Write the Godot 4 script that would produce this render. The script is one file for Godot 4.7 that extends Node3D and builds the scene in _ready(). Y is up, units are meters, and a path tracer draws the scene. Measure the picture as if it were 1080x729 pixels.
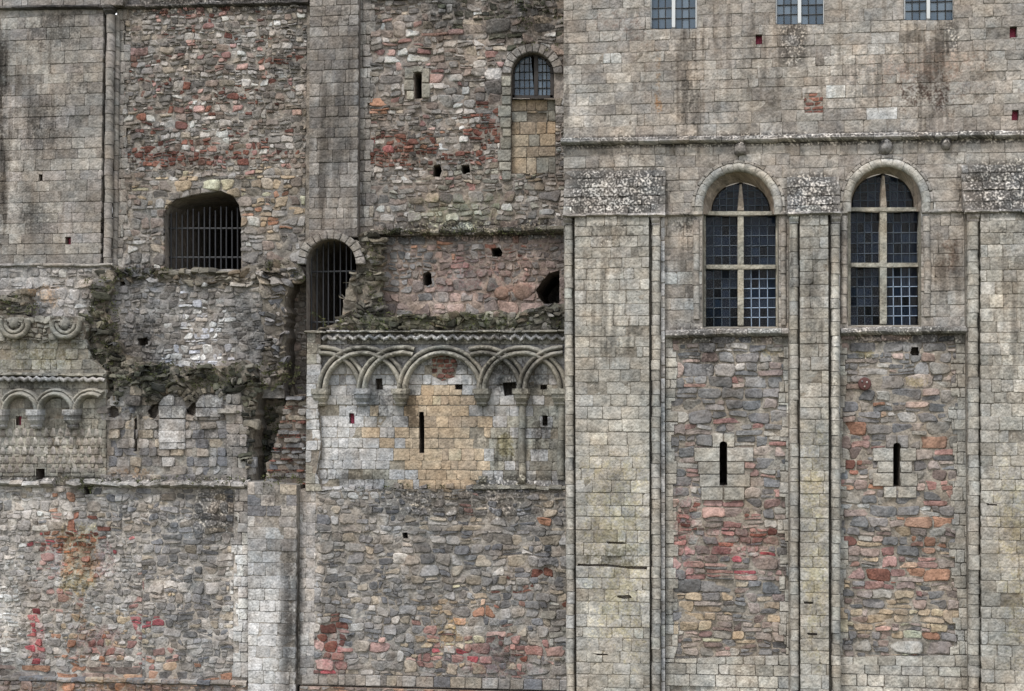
extends Node3D
# A ruined stone keep seen square-on: an ashlar tower with two arched windows beside older rubble walls.
# Layout: pixel positions of the photograph are turned into points on wall planes of known depth (P); masonry is then
# laid course by course in metres on those planes.

const F := 1462.0            # focal length in photograph pixels
const CX := 540.0
const CY := 364.5
const NEUTRAL := 0.40        # mean linear value of the weathering map; stone colours are divided by it
const MAP_W := 2048
const MAP_H := 1396
# wall planes, metres in front of (+) or behind (-) the tower's face
const ZT := 0.0
const ZB := 0.34
const ZK := -1.2
const ZKB := -0.92
const ZA := -0.38
const ZAR := -0.56
const ZL := -0.42
const ZLL := -0.46
const ZP := -0.2
const ZM := -1.0
const ZC := -0.6

var cam_pos := Vector3(0, 7.3, 29.24)
var cam_basis := Basis.from_euler(Vector3(deg_to_rad(2.37), deg_to_rad(8.0), 0))
var rng := RandomNumberGenerator.new()
var warp := FastNoiseLite.new()
var field := FastNoiseLite.new()
var M := {}
var X0 := 0.0
var X1 := 1.0
var Y0 := 0.0
var Y1 := 1.0
var taken := {}
var stone_count := 0

# ------------------------------------------------------------------ geometry of the view
func P(px: float, py: float, z: float) -> Vector3:
	var d := cam_basis * Vector3((px - CX) / F, -(py - CY) / F, -1.0)
	return cam_pos + d * ((z - cam_pos.z) / d.z)
func W(px: float, py: float, z: float) -> Vector2:
	var p := P(px, py, z)
	return Vector2(p.x, p.y)
func Q(x: float, y: float, z: float) -> Vector2:
	var l := cam_basis.inverse() * (Vector3(x, y, z) - cam_pos)
	return Vector2(CX + F * l.x / -l.z, CY - F * l.y / -l.z)
func wpoly(a: Array, z: float) -> PackedVector2Array:
	var o := PackedVector2Array()
	for p in a:
		o.append(W(p[0], p[1], z))
	if Geometry2D.is_polygon_clockwise(o):
		o.reverse()
	return o
func rect(x0, y0, x1, y1) -> Array:
	return [[x0, y0], [x1, y0], [x1, y1], [x0, y1]]
func jag(a: Array, amp := 2.6) -> Array:        # a broken edge: the outline split and shaken, px
	var o := []
	for i in a.size():
		var p := Vector2(a[i][0], a[i][1]); var q := Vector2(a[(i + 1) % a.size()][0], a[(i + 1) % a.size()][1])
		var n := maxi(1, int(p.distance_to(q) / 5.5))
		for k in n:
			var t := p.lerp(q, float(k) / n) + Vector2(rng.randf_range(-amp, amp), rng.randf_range(-amp, amp) * 0.7)
			o.append([t.x, t.y])
	return o
func arch(cx, sy, r, y1, n := 14) -> Array:      # round-headed opening, px
	var a := []
	for i in n + 1:
		var t: float = PI * i / n
		a.append([cx - r * cos(t), sy - r * sin(t)])
	a.append([cx + r, y1]); a.append([cx - r, y1])
	return a
func uv(x: float, y: float, z: float, zb: float) -> Vector2:
	return Vector2((x + 0.9 * (z - zb) - X0) / (X1 - X0), (Y1 - y + 0.9 * (z - zb)) / (Y1 - Y0))

# ------------------------------------------------------------------ colour
func lin(c: Color) -> Color:
	return c.srgb_to_linear()
func rgb(r, g, b) -> Color:
	var c := Color(r / 255.0, g / 255.0, b / 255.0).srgb_to_linear()
	return Color(c.r / NEUTRAL, c.g * 1.002 / NEUTRAL, c.b * 1.055 / NEUTRAL)
var PAL := {
	"tower": [[149, 143, 134], [144, 138, 129], [153, 147, 137], [140, 134, 126], [148, 141, 131], [155, 150, 141]],
	"buttress": [[155, 151, 141], [150, 146, 136], [160, 156, 145], [146, 142, 132], [163, 159, 149], [154, 151, 143]],
	"lichen": [[158, 154, 148], [148, 145, 139], [166, 162, 156]],
	"pale": [[180, 177, 170], [174, 171, 164], [168, 165, 158]],
	"keep": [[136, 131, 124], [120, 116, 110], [147, 142, 135], [110, 106, 101], [129, 121, 113], [157, 152, 145], [126, 114, 105], [114, 109, 104], [141, 132, 119], [164, 159, 152]],
	"keep_ashlar": [[128, 124, 118], [120, 116, 111], [134, 130, 124], [112, 108, 103], [125, 120, 113]],
	"west": [[138, 133, 125], [130, 126, 119], [144, 140, 132], [124, 119, 112], [135, 130, 124]],
	"brick": [[130, 80, 64], [116, 70, 58], [142, 92, 74], [106, 68, 58], [132, 98, 84]],
	"rose": [[166, 112, 98], [150, 98, 88], [174, 126, 108], [160, 116, 104]],
	"scarlet": [[188, 66, 72], [172, 60, 64], [188, 90, 86]],
	"rust": [[170, 116, 84], [160, 106, 76], [178, 130, 100]],
	"ochre": [[170, 147, 115], [175, 155, 125], [163, 141, 111], [158, 138, 112]],
	"silver": [[158, 157, 154], [151, 150, 146], [164, 163, 160], [144, 142, 138]],
	"olive": [[136, 132, 118], [128, 125, 112], [143, 139, 124], [122, 119, 108]],
	"lower": [[143, 139, 133], [129, 126, 122], [151, 147, 141], [116, 114, 112], [137, 130, 121], [122, 117, 111], [106, 106, 107], [147, 138, 124]],
	"lower_pale": [[154, 150, 145], [147, 144, 139], [160, 157, 151], [140, 136, 131], [134, 130, 125], [150, 144, 136]],
	"mixed": [[140, 126, 116], [121, 116, 112], [150, 136, 123], [109, 107, 105], [130, 111, 102], [153, 131, 118], [107, 107, 106], [144, 139, 128]],
	"pink": [[139, 118, 107], [128, 111, 102], [148, 123, 110], [118, 106, 99], [131, 121, 112], [122, 116, 110]],
	"core": [[112, 107, 96], [94, 91, 82], [127, 121, 108], [80, 78, 71], [136, 131, 122], [104, 95, 82]],
	"mossy": [[84, 84, 72], [72, 72, 64], [98, 96, 84], [62, 62, 57], [110, 106, 96]],
	"sooty": [[92, 89, 85], [80, 78, 75], [104, 101, 97], [72, 70, 68]],
	"whitewash": [[176, 177, 180], [164, 166, 170], [186, 187, 189], [150, 151, 153]],
	"slate": [[119, 117, 115], [110, 109, 107], [127, 125, 122]],
}
# patches of other stone: [x, y, rx, ry, palette, share of stones, wall plane]
var patches := [
	[170, 168, 46, 7, "brick", 0.9], [150, 128, 12, 10, "brick", 0.7], [300, 66, 26, 6, "brick", 0.65], [250, 100, 24, 16, "brick", 0.35], [200, 118, 20, 5, "brick", 0.5],
	[225, 90, 95, 90, "brick", 0.07], [225, 90, 95, 90, "rose", 0.09], [480, 120, 95, 100, "rose", 0.07], [225, 160, 90, 12, "brick", 0.3], [270, 172, 45, 14, "rose", 0.28], [230, 60, 20, 14, "rose", 0.3], [190, 18, 26, 14, "rose", 0.3],
	[205, 205, 60, 24, "ochre", 0.4], [280, 215, 44, 30, "rust", 0.22], [285, 210, 40, 36, "ochre", 0.35],
	[408, 158, 34, 18, "brick", 0.75], [510, 132, 20, 28, "brick", 0.8], [460, 165, 60, 18, "brick", 0.35], [402, 150, 20, 9, "scarlet", 0.25], [470, 150, 26, 14, "rust", 0.15],
	[400, 80, 20, 40, "rose", 0.25], [405, 20, 40, 20, "rose", 0.15], [395, 112, 14, 10, "rust", 0.6], [565, 20, 50, 34, "mossy", 0.5], [490, 16, 30, 18, "mossy", 0.3],
	[560, 145, 26, 42, "ochre", 0.8], [500, 200, 100, 26, "olive", 0.3], [430, 215, 50, 24, "keep", 0.4],
	[430, 290, 30, 45, "slate", 0.7], [500, 262, 70, 12, "rust", 0.2], [530, 295, 60, 40, "pink", 0.5], [438, 309, 6, 6, "scarlet", 0.9], [484, 279, 10, 8, "rose", 0.8], [556, 279, 8, 7, "rose", 0.8], [545, 262, 40, 10, "brick", 0.3],
	[470, 388, 15, 15, "brick", 0.9], [368, 460, 42, 70, "silver", 0.9], [352, 440, 30, 90, "silver", 0.9], [465, 466, 42, 58, "ochre", 0.96], [487, 500, 22, 14, "ochre", 0.9], [575, 460, 22, 60, "olive", 0.7], [535, 470, 18, 40, "olive", 0.6],
	[463, 462, 46, 56, "ochre", 1.0], [460, 405, 30, 12, "rust", 0.3], [410, 450, 22, 30, "ochre", 0.35], [410, 495, 26, 18, "olive", 0.4],
	[210, 345, 34, 42, "whitewash", 0.42], [208, 375, 44, 13, "whitewash", 0.6], [140, 320, 30, 40, "slate", 0.6], [145, 355, 24, 30, "slate", 0.5],
	[20, 555, 60, 46, "lower_pale", 0.7], [62, 555, 20, 40, "rust", 0.32], [75, 560, 34, 24, "brick", 0.45], [66, 600, 30, 60, "rose", 0.25], [80, 572, 60, 16, "scarlet", 0.12], [38, 672, 8, 30, "scarlet", 0.75], [130, 690, 60, 20, "rose", 0.3], [80, 690, 50, 26, "rust", 0.2], [120, 665, 60, 20, "ochre", 0.25],
	[180, 620, 12, 8, "ochre", 0.7], [190, 610, 30, 60, "slate", 0.5], [200, 545, 26, 26, "slate", 0.7], [150, 650, 12, 50, "rose", 0.2], [125, 715, 140, 20, "rust", 0.2], [150, 655, 16, 8, "scarlet", 0.4],
	[470, 570, 120, 40, "lower", 0.5], [350, 690, 18, 34, "rose", 0.7], [352, 675, 14, 40, "brick", 0.55], [346, 715, 12, 10, "scarlet", 0.5], [460, 680, 80, 24, "rose", 0.3], [465, 690, 60, 22, "ochre", 0.3], [480, 640, 40, 14, "rust", 0.3], [470, 640, 40, 30, "ochre", 0.25], [570, 550, 10, 12, "rust", 0.8], [345, 625, 30, 20, "slate", 0.7], [410, 645, 40, 25, "slate", 0.5], [530, 630, 60, 20, "slate", 0.45], [545, 690, 50, 24, "rose", 0.35], [488, 690, 40, 8, "scarlet", 0.16], [500, 538, 10, 16, "rose", 0.4], [560, 640, 40, 60, "brick", 0.14], [420, 725, 200, 10, "rust", 0.3],
	[735, 413, 20, 12, "rose", 0.4], [765, 530, 60, 160, "rose", 0.13], [945, 540, 62, 150, "rose", 0.12], [945, 540, 62, 150, "rust", 0.08], [770, 580, 60, 56, "rose", 0.2], [800, 560, 30, 26, "brick", 0.16], [765, 640, 60, 40, "ochre", 0.35], [770, 420, 60, 50, "slate", 0.5], [742, 600, 26, 40, "slate", 0.3], [780, 375, 46, 18, "lower", 0.6], [800, 590, 40, 16, "scarlet", 0.12], [740, 560, 20, 30, "brick", 0.14], [805, 490, 16, 12, "rose", 0.4],
	[950, 390, 60, 40, "slate", 0.4], [945, 430, 60, 40, "lower", 0.4], [901, 452, 8, 6, "rust", 0.9], [900, 492, 10, 8, "brick", 0.9], [950, 620, 60, 70, "ochre", 0.25], [920, 600, 34, 40, "rose", 0.2], [990, 560, 30, 26, "rust", 0.3], [985, 606, 20, 10, "rust", 0.7], [955, 545, 60, 20, "pale", 0.15], [975, 670, 26, 8, "rust", 0.7], [1000, 500, 12, 30, "rose", 0.35], [950, 655, 60, 30, "ochre", 0.3], [935, 585, 40, 40, "brick", 0.14],
	[645, 60, 15, 7, "pale", 1.0], [925, 42, 12, 9, "pale", 1.0], [878, 88, 13, 9, "pale", 1.0], [939, 124, 12, 7, "pale", 1.0], [1074, 110, 12, 6, "pale", 0.8], [696, 57, 6, 6, "pale", 0.9], [752, 43, 9, 6, "pale", 0.8], [858, 108, 12, 12, "brick", 0.7], [835, 104, 10, 12, "rust", 0.4],
	[694, 40, 6, 150, "rust", 0.0], [712, 305, 16, 45, "pale", 0.5], [620, 640, 26, 40, "pale", 0.3], [640, 660, 60, 80, "buttress", 0.5],
	[60, 132, 7, 5, "pale", 1.0], [8, 640, 14, 55, "pale", 0.7], [285, 690, 36, 125, "silver", 1.0], [252, 630, 12, 80, "pale", 0.35], [285, 530, 30, 18, "lower", 0.9], [350, 54, 5, 4, "pale", 1.0], [352, 126, 6, 4, "pale", 1.0],
]
const RUBBLE_ONLY := ["brick", "rose", "rust", "scarlet", "slate", "mossy", "mixed", "pink"]
func pick(px: Vector2, pal: String, vary := 0.05, rough_wall := false) -> Color:
	var name_ := pal
	for b in patches:
		var dx: float = (px.x - b[0]) / b[2]
		if absf(dx) > 1.4: continue
		var dy: float = (px.y - b[1]) / b[3]
		if absf(dy) > 1.4: continue
		var d := sqrt(dx * dx + dy * dy) + 0.35 * field.get_noise_2d(px.x * 2.0, px.y * 2.0)
		if d < 1.0 and rng.randf() < b[5] and (rough_wall or not (b[4] in RUBBLE_ONLY)): name_ = b[4]
	var a: Array = PAL[name_]
	var c: Array = a[rng.randi() % a.size()]
	var k := 1.0 + vary * rng.randf_range(-1.2, 1.0)
	var mean: float = (c[0] + c[1] + c[2]) / 3.0
	var s: float = SAT.get(name_, 0.0)
	return rgb(lerpf(c[0], mean, s) * k, lerpf(c[1], mean, s) * k, lerpf(c[2], mean, s) * k)
var SAT := {"brick": 0.28, "rose": 0.45, "rust": 0.38, "scarlet": 0.48, "ochre": 0.3, "pink": 0.3, "mixed": 0.3, "olive": 0.25}

# ------------------------------------------------------------------ one block of masonry: outline, rounded edge, face
func block(poly: PackedVector2Array, z: float, p: float, bev: float, dome: float, col: Color, zf = null, rough := 0.0) -> Dictionary:
	var n := poly.size()
	var c := Vector2.ZERO
	var lo := poly[0]
	var hi := poly[0]
	for q in poly:
		c += q; lo = lo.min(q); hi = hi.max(q)
	c /= n
	var zc := z
	if zf != null: zc += zf.call(c)
	var convex := true
	for i in n:
		var e0 := poly[(i + 1) % n] - poly[i]
		var e1 := poly[(i + 2) % n] - poly[(i + 1) % n]
		if e0.cross(e1) < -0.0012: convex = false; break
	var v := PackedVector3Array(); var nn := PackedVector3Array(); var u := PackedVector2Array(); var co := PackedColorArray(); var ix := PackedInt32Array()
	v.resize(3 * n + 1); nn.resize(3 * n + 1); u.resize(3 * n + 1); co.resize(3 * n + 1)
	var tx := rng.randf_range(-1, 1) * rough * 0.5
	var ty := rng.randf_range(-1, 1) * rough * 0.5
	for i in n:
		var q := poly[i]
		var d := q - c
		var l := d.length()
		var r := d / maxf(l, 0.001)
		var zz := z
		if zf != null: zz += zf.call(q)
		var b := minf(bev, l * 0.5)
		var q2 := q - r * b
		var tilt := d.x * tx + d.y * ty
		var z1 := zz + p * 0.42 + tilt
		var z2 := zz + p + tilt + rng.randf_range(-1, 1) * rough * 0.02
		v[i] = Vector3(q.x, q.y, zz - 0.09); v[n + i] = Vector3(q.x, q.y, z1); v[2 * n + i] = Vector3(q2.x, q2.y, z2)
		nn[i] = Vector3(r.x, r.y, 0.1).normalized(); nn[n + i] = Vector3(r.x, r.y, 0.55).normalized()
		var k := clampf(dome / maxf(l - b, 0.02), 0.05, 0.6)
		nn[2 * n + i] = Vector3(r.x * k - tx, r.y * k - ty, 1).normalized()
		u[i] = uv(q.x, q.y, zz - 0.09, zz); u[n + i] = uv(q.x, q.y, z1, zz); u[2 * n + i] = uv(q2.x, q2.y, zz, zz)
		var f := rng.randf_range(0.95, 1.05)
		var cc := Color(col.r * f, col.g * f, col.b * f)
		co[i] = cc; co[n + i] = cc; co[2 * n + i] = cc
		var j := (i + 1) % n
		ix.append_array([i, n + i, j, j, n + i, n + j, n + i, 2 * n + i, n + j, n + j, 2 * n + i, 2 * n + j])
		if convex: ix.append_array([2 * n + i, 3 * n, 2 * n + j])
	if not convex:
		for k in Geometry2D.triangulate_polygon(poly): ix.append(2 * n + k)
	v[3 * n] = Vector3(c.x, c.y, zc + p + dome); nn[3 * n] = Vector3(-tx, -ty, 1).normalized(); u[3 * n] = uv(c.x, c.y, zc, zc); co[3 * n] = col
	return {"v": v, "n": nn, "u": u, "c": co, "i": ix, "at": Vector3(c.x, c.y, zc), "size": maxf(hi.x - lo.x, hi.y - lo.y), "area": (hi.x - lo.x) * (hi.y - lo.y)}

func grain_uv(v: PackedVector3Array) -> PackedVector2Array:     # each block is cut from its own place in the quarry's grain
	var o := Vector2(rng.randf(), rng.randf())
	var w := PackedVector2Array()
	w.resize(v.size())
	for k in v.size(): w[k] = o + Vector2(v[k].x + v[k].z, v[k].y - v[k].z) / 5.0
	return w
func to_mesh(v, n, u, c, i, w = null) -> ArrayMesh:
	if w == null: w = grain_uv(v)
	for t in range(0, i.size(), 3):      # front faces run clockwise
		var f: Vector3 = (v[i[t + 1]] - v[i[t]]).cross(v[i[t + 2]] - v[i[t]])
		if f.dot(n[i[t]] + n[i[t + 1]] + n[i[t + 2]]) > 0.0:
			var s: int = i[t + 1]
			i[t + 1] = i[t + 2]; i[t + 2] = s
	var a := []
	a.resize(Mesh.ARRAY_MAX)
	a[Mesh.ARRAY_VERTEX] = v; a[Mesh.ARRAY_NORMAL] = n; a[Mesh.ARRAY_TEX_UV] = u; a[Mesh.ARRAY_COLOR] = c; a[Mesh.ARRAY_INDEX] = i; a[Mesh.ARRAY_TEX_UV2] = w
	var m := ArrayMesh.new()
	m.add_surface_from_arrays(Mesh.PRIMITIVE_TRIANGLES, a)
	return m
func solo(b: Dictionary, called: String, parent: Node3D, mat = null) -> MeshInstance3D:
	var o := MeshInstance3D.new()
	o.name = called
	var at: Vector3 = b.at
	var v: PackedVector3Array = b.v
	var w := PackedVector3Array()
	w.resize(v.size())
	for i in v.size(): w[i] = v[i] - at
	o.mesh = to_mesh(w, b.n, b.u, b.c, b.i)
	o.material_override = M.stone if mat == null else mat
	parent.add_child(o, true)
	o.position = at - origin_of(parent)
	return o
func origin_of(n: Node3D) -> Vector3:
	var o := Vector3.ZERO
	var k = n
	while k != self and k != null:
		o += k.position; k = k.get_parent()
	return o
func joined(list: Array, called: String, parent: Node3D, stuff := false, mat = null) -> MeshInstance3D:
	var v := PackedVector3Array(); var n := PackedVector3Array(); var u := PackedVector2Array(); var c := PackedColorArray(); var ix := PackedInt32Array()
	var w := PackedVector2Array()
	var o0 := origin_of(parent)
	for b in list:
		var base := v.size()
		w.append_array(grain_uv(b.v))
		for q in b.v: v.append(q - o0)
		n.append_array(b.n); u.append_array(b.u); c.append_array(b.c)
		for k in b.i: ix.append(k + base)
	var o := MeshInstance3D.new()
	o.name = called
	o.mesh = to_mesh(v, n, u, c, ix, w)
	o.material_override = M.stone if mat == null else mat
	parent.add_child(o, true)
	if stuff: o.set_meta("kind", "stuff")
	return o
func lay(list: Array, called: String, rest: String, parent: Node3D, most := 290, least := 0.17) -> void:
	# the largest pieces one by one, the small remainder as one mass
	list.sort_custom(func(a, b): return a.area > b.area)
	var small := []
	var k := 0
	for b in list:
		if k < most and b.size >= least:
			solo(b, called, parent); k += 1; stone_count += 1
		else:
			small.append(b)
	if small: joined(small, rest, parent, true)

# ------------------------------------------------------------------ things
func thing(called: String, label: String, category: String, group := "", at := Vector3.ZERO) -> Node3D:
	var o := Node3D.new()
	var k: int = taken.get(called, 0)
	taken[called] = k + 1
	o.name = called if k == 0 else "%s_%03d" % [called, k]
	add_child(o)
	o.position = at
	o.set_meta("label", label); o.set_meta("category", category); o.set_meta("kind", "thing")
	if group: o.set_meta("group", group)
	return o
func part(called: String, parent: Node3D) -> Node3D:
	var o := Node3D.new()
	o.name = called
	parent.add_child(o, true)
	return o

# ------------------------------------------------------------------ masonry
func cut(poly: PackedVector2Array, outline: PackedVector2Array, holes: Array, ragged: bool) -> Array:
	var lo := poly[0]; var hi := poly[0]
	for q in poly:
		lo = lo.min(q); hi = hi.max(q)
	var best := poly
	if ragged:
		if not Geometry2D.is_point_in_polygon((lo + hi) * 0.5, outline): return []
	else:
		var inside := true
		for q in poly:
			if not Geometry2D.is_point_in_polygon(q, outline): inside = false; break
		if not inside: best = largest(Geometry2D.intersect_polygons(poly, outline))
	var list := [best]
	for h in holes:
		if h.hi.x < lo.x or h.lo.x > hi.x or h.hi.y < lo.y or h.lo.y > hi.y: continue
		var next := []
		for b in list:
			if b.size() < 3: continue
			var r := Geometry2D.clip_polygons(b, h.p)
			var through := false
			for q in r:
				if Geometry2D.is_polygon_clockwise(q): through = true
			if through:          # the opening lies inside the block: split it over the opening
				var cx: float = (h.lo.x + h.hi.x) * 0.5
				r = Geometry2D.clip_polygons(half(b, Vector2(1, 0), cx - 0.003), h.p) + Geometry2D.clip_polygons(half(b, Vector2(-1, 0), -cx - 0.003), h.p)
			for q in r:
				if not Geometry2D.is_polygon_clockwise(q): next.append(q)
		list = next
	return list
func largest(a: Array) -> PackedVector2Array:
	var best := PackedVector2Array()
	var most := 0.0
	for q in a:
		if Geometry2D.is_polygon_clockwise(q): continue
		var s := area(q)
		if s > most: most = s; best = q
	return best
func area(q: PackedVector2Array) -> float:
	var s := 0.0
	for i in q.size():
		s += q[i].cross(q[(i + 1) % q.size()])
	return absf(s) * 0.5
func hole_list(holes: Array, z: float) -> Array:
	var o := []
	for h in holes:
		var p := wpoly(h, z)
		var lo := p[0]; var hi := p[0]
		for q in p:
			lo = lo.min(q); hi = hi.max(q)
		o.append({"p": p, "lo": lo, "hi": hi})
	return o
func chaikin(p: PackedVector2Array, k := 0.25) -> PackedVector2Array:
	var o := PackedVector2Array()
	for i in p.size():
		var a := p[i]; var b := p[(i + 1) % p.size()]
		o.append(a.lerp(b, k)); o.append(b.lerp(a, k))
	return o
func thin(p: PackedVector2Array, most: int) -> PackedVector2Array:     # drop the vertices that matter least
	var q := p
	while q.size() > most:
		var bi := 0; var bs := 1e9
		for i in q.size():
			var a := q[(i - 1 + q.size()) % q.size()]; var b := q[i]; var c := q[(i + 1) % q.size()]
			var s := absf((b - a).cross(c - a))
			if s < bs: bs = s; bi = i
		q.remove_at(bi)
	return q
func finish(list: Array, q: PackedVector2Array, z: float, o: Dictionary, rounded: bool) -> void:
	if q.size() < 3 or area(q) < o.get("least", 0.0022): return
	var c := Vector2.ZERO
	for k in q: c += k
	c /= q.size()
	var p: float = lerpf(o.prot[0], o.prot[1], pow(rng.randf(), 1.4 if rounded else 1.0))
	if rng.randf() < o.get("lost", 0.0): return
	if rng.randf() < o.get("worn", 0.0): p = rng.randf_range(-0.02, o.prot[0] * 0.6)
	var s := sqrt(area(q))
	var bev: float = o.bev * s if rounded else o.bev
	var col := pick(Q(c.x, c.y, z), o.pal, 0.13 if rounded else o.get("vary", 0.05), rounded)
	list.append(block(q, z, p, bev, o.get("dome", 0.0) * s, col, o.get("zf"), o.get("rough", 0.1)))

# squared blocks in level courses
func ashlar(list: Array, outline_px: Array, z: float, holes_px: Array, o: Dictionary) -> void:
	var outline := wpoly(outline_px, z)
	var holes := hole_list(holes_px, z)
	var lo := outline[0]; var hi := outline[0]
	for q in outline:
		lo = lo.min(q); hi = hi.max(q)
	var y := hi.y
	var row := 0
	while y > lo.y:
		var h := rng.randf_range(o.ch[0], o.ch[1])
		if y - h - lo.y < o.ch[0] * 0.6: h = y - lo.y + 0.001
		var x: float = lo.x - rng.randf() * o.cw[0] * 0.9 if o.get("run", true) else lo.x
		var wob := rng.randf_range(-0.006, 0.006)
		var ph := rng.randf() * 900.0
		while x < hi.x:
			var w := rng.randf_range(o.cw[0], o.cw[1])
			if rng.randf() < 0.16: w *= 0.55
			elif rng.randf() < 0.08: w *= 1.35
			if not o.get("run", true) and hi.x - x - w < o.cw[0] * 0.5: w = hi.x - x
			var g: float = o.gap * rng.randf_range(0.15, 1.0) * (2.2 if rng.randf() < 0.1 else 1.0)
			var gy: float = o.gap * rng.randf_range(0.3, 1.1) * (2.0 if rng.randf() < 0.1 else 1.0)
			var sag: float = field.get_noise_2d(x * 30.0, ph) * 0.012
			var j: float = o.get("jit", 0.006)
			var x0 := x + g * 0.5; var x1 := x + w - g * 0.5
			var yb := y - h + gy * 0.5 + wob + sag; var yt := y - gy * 0.5 + wob + sag
			var ch: float = o.get("chip", 0.012)
			var q := PackedVector2Array()
			for k in [[x0, yb, 1, 1], [x1, yb, -1, 1], [x1, yt, -1, -1], [x0, yt, 1, -1]]:
				var a := ch * rng.randf_range(0.3, 1.0)
				if rng.randf() < 0.12: a *= rng.randf_range(2.0, 4.0)
				a = minf(a, minf(x1 - x0, yt - yb) * 0.4)
				var jx := rng.randf_range(-j, j); var jy := rng.randf_range(-j, j)
				var p1 := Vector2(k[0] + jx, k[1] + k[3] * a + jy)
				var p2 := Vector2(k[0] + k[2] * a + jx, k[1] + jy)
				if k[2] == k[3]: q.append(p1); q.append(p2)
				else: q.append(p2); q.append(p1)
			for f in cut(q, outline, holes, o.get("ragged", false)): finish(list, f, z, o, false)
			x += w
		y -= h
		row += 1

# rough stones brought to courses: bands split into cells, all lines wandering
func rubble(list: Array, outline_px: Array, z: float, holes_px: Array, o: Dictionary) -> void:
	var outline := wpoly(outline_px, z)
	var holes := hole_list(holes_px, z)
	var lo := outline[0]; var hi := outline[0]
	for q in outline:
		lo = lo.min(q); hi = hi.max(q)
	var cells := []
	var y := hi.y + 0.1
	while y > lo.y - 0.1:
		var h := rng.randf_range(o.h[0], o.h[1])
		var x := lo.x - rng.randf() * 0.4
		while x < hi.x + 0.1:
			var w: float = clampf(h * rng.randf_range(o.asp[0], o.asp[1]), o.h[0] * 0.7, 1.2)
			split(cells, Rect2(x, y - h, w, h), o, 0)
			x += w
		y -= h
	var amp: float = o.get("amp", 0.05)
	var gap: float = o.gap
	for r in cells:
		var e := []
		var n := 2 if r.size.x > r.size.y * 1.1 else 1
		for k in n: e.append(Vector2(r.position.x + r.size.x * k / n, r.position.y))
		e.append(Vector2(r.end.x, r.position.y)); 
		if n == 1: e.append(Vector2(r.end.x, r.position.y + r.size.y * 0.5))
		for k in n: e.append(Vector2(r.end.x - r.size.x * k / n, r.end.y))
		e.append(Vector2(r.position.x, r.end.y))
		e.append(Vector2(r.position.x, r.position.y + r.size.y * 0.5))
		var q := PackedVector2Array()
		var c: Vector2 = r.get_center()
		var jit: float = o.get("jit", 0.12) * minf(r.size.x, r.size.y)
		var slim := rng.randf_range(0.5, 1.4) * gap
		for p in e:
			var d: Vector2 = c - p
			var g := slim * rng.randf_range(0.6, 1.3)
			var t: Vector2 = p + Vector2(signf(d.x) * minf(g, absf(d.x) * 0.6), signf(d.y) * minf(g, absf(d.y) * 0.6))
			t += Vector2(rng.randf_range(-jit, jit), rng.randf_range(-jit, jit) * 0.7)
			t += Vector2(warp.get_noise_2d(p.x * 60.0, p.y * 60.0), warp.get_noise_2d(p.x * 60.0 + 500.0, p.y * 60.0)) * amp
			q.append(t)
		var k2: float = o.get("soft", 0.24) * rng.randf_range(0.6, 1.15)
		q = thin(chaikin(q, k2), 10)
		if Geometry2D.is_polygon_clockwise(q): q.reverse()
		for f in cut(q, outline, holes, o.get("ragged", false)): finish(list, f, z, o, true)
func split(cells: Array, r: Rect2, o: Dictionary, depth: int) -> void:
	var a: float = o.get("split", 0.5)
	if depth < 2 and rng.randf() < a * (1.0 if depth == 0 else 0.45) and r.size.y > o.h[0] * 0.75:
		var t := rng.randf_range(0.35, 0.65)
		split(cells, Rect2(r.position.x, r.position.y, r.size.x, r.size.y * t), o, depth + 1)
		var y2 := r.position.y + r.size.y * t
		if rng.randf() < 0.6 and r.size.x > r.size.y * 0.8:
			var s := rng.randf_range(0.35, 0.65)
			cells.append(Rect2(r.position.x, y2, r.size.x * s, r.size.y * (1 - t)))
			cells.append(Rect2(r.position.x + r.size.x * s, y2, r.size.x * (1 - s), r.size.y * (1 - t)))
		else:
			cells.append(Rect2(r.position.x, y2, r.size.x, r.size.y * (1 - t)))
	else:
		cells.append(r)

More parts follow.
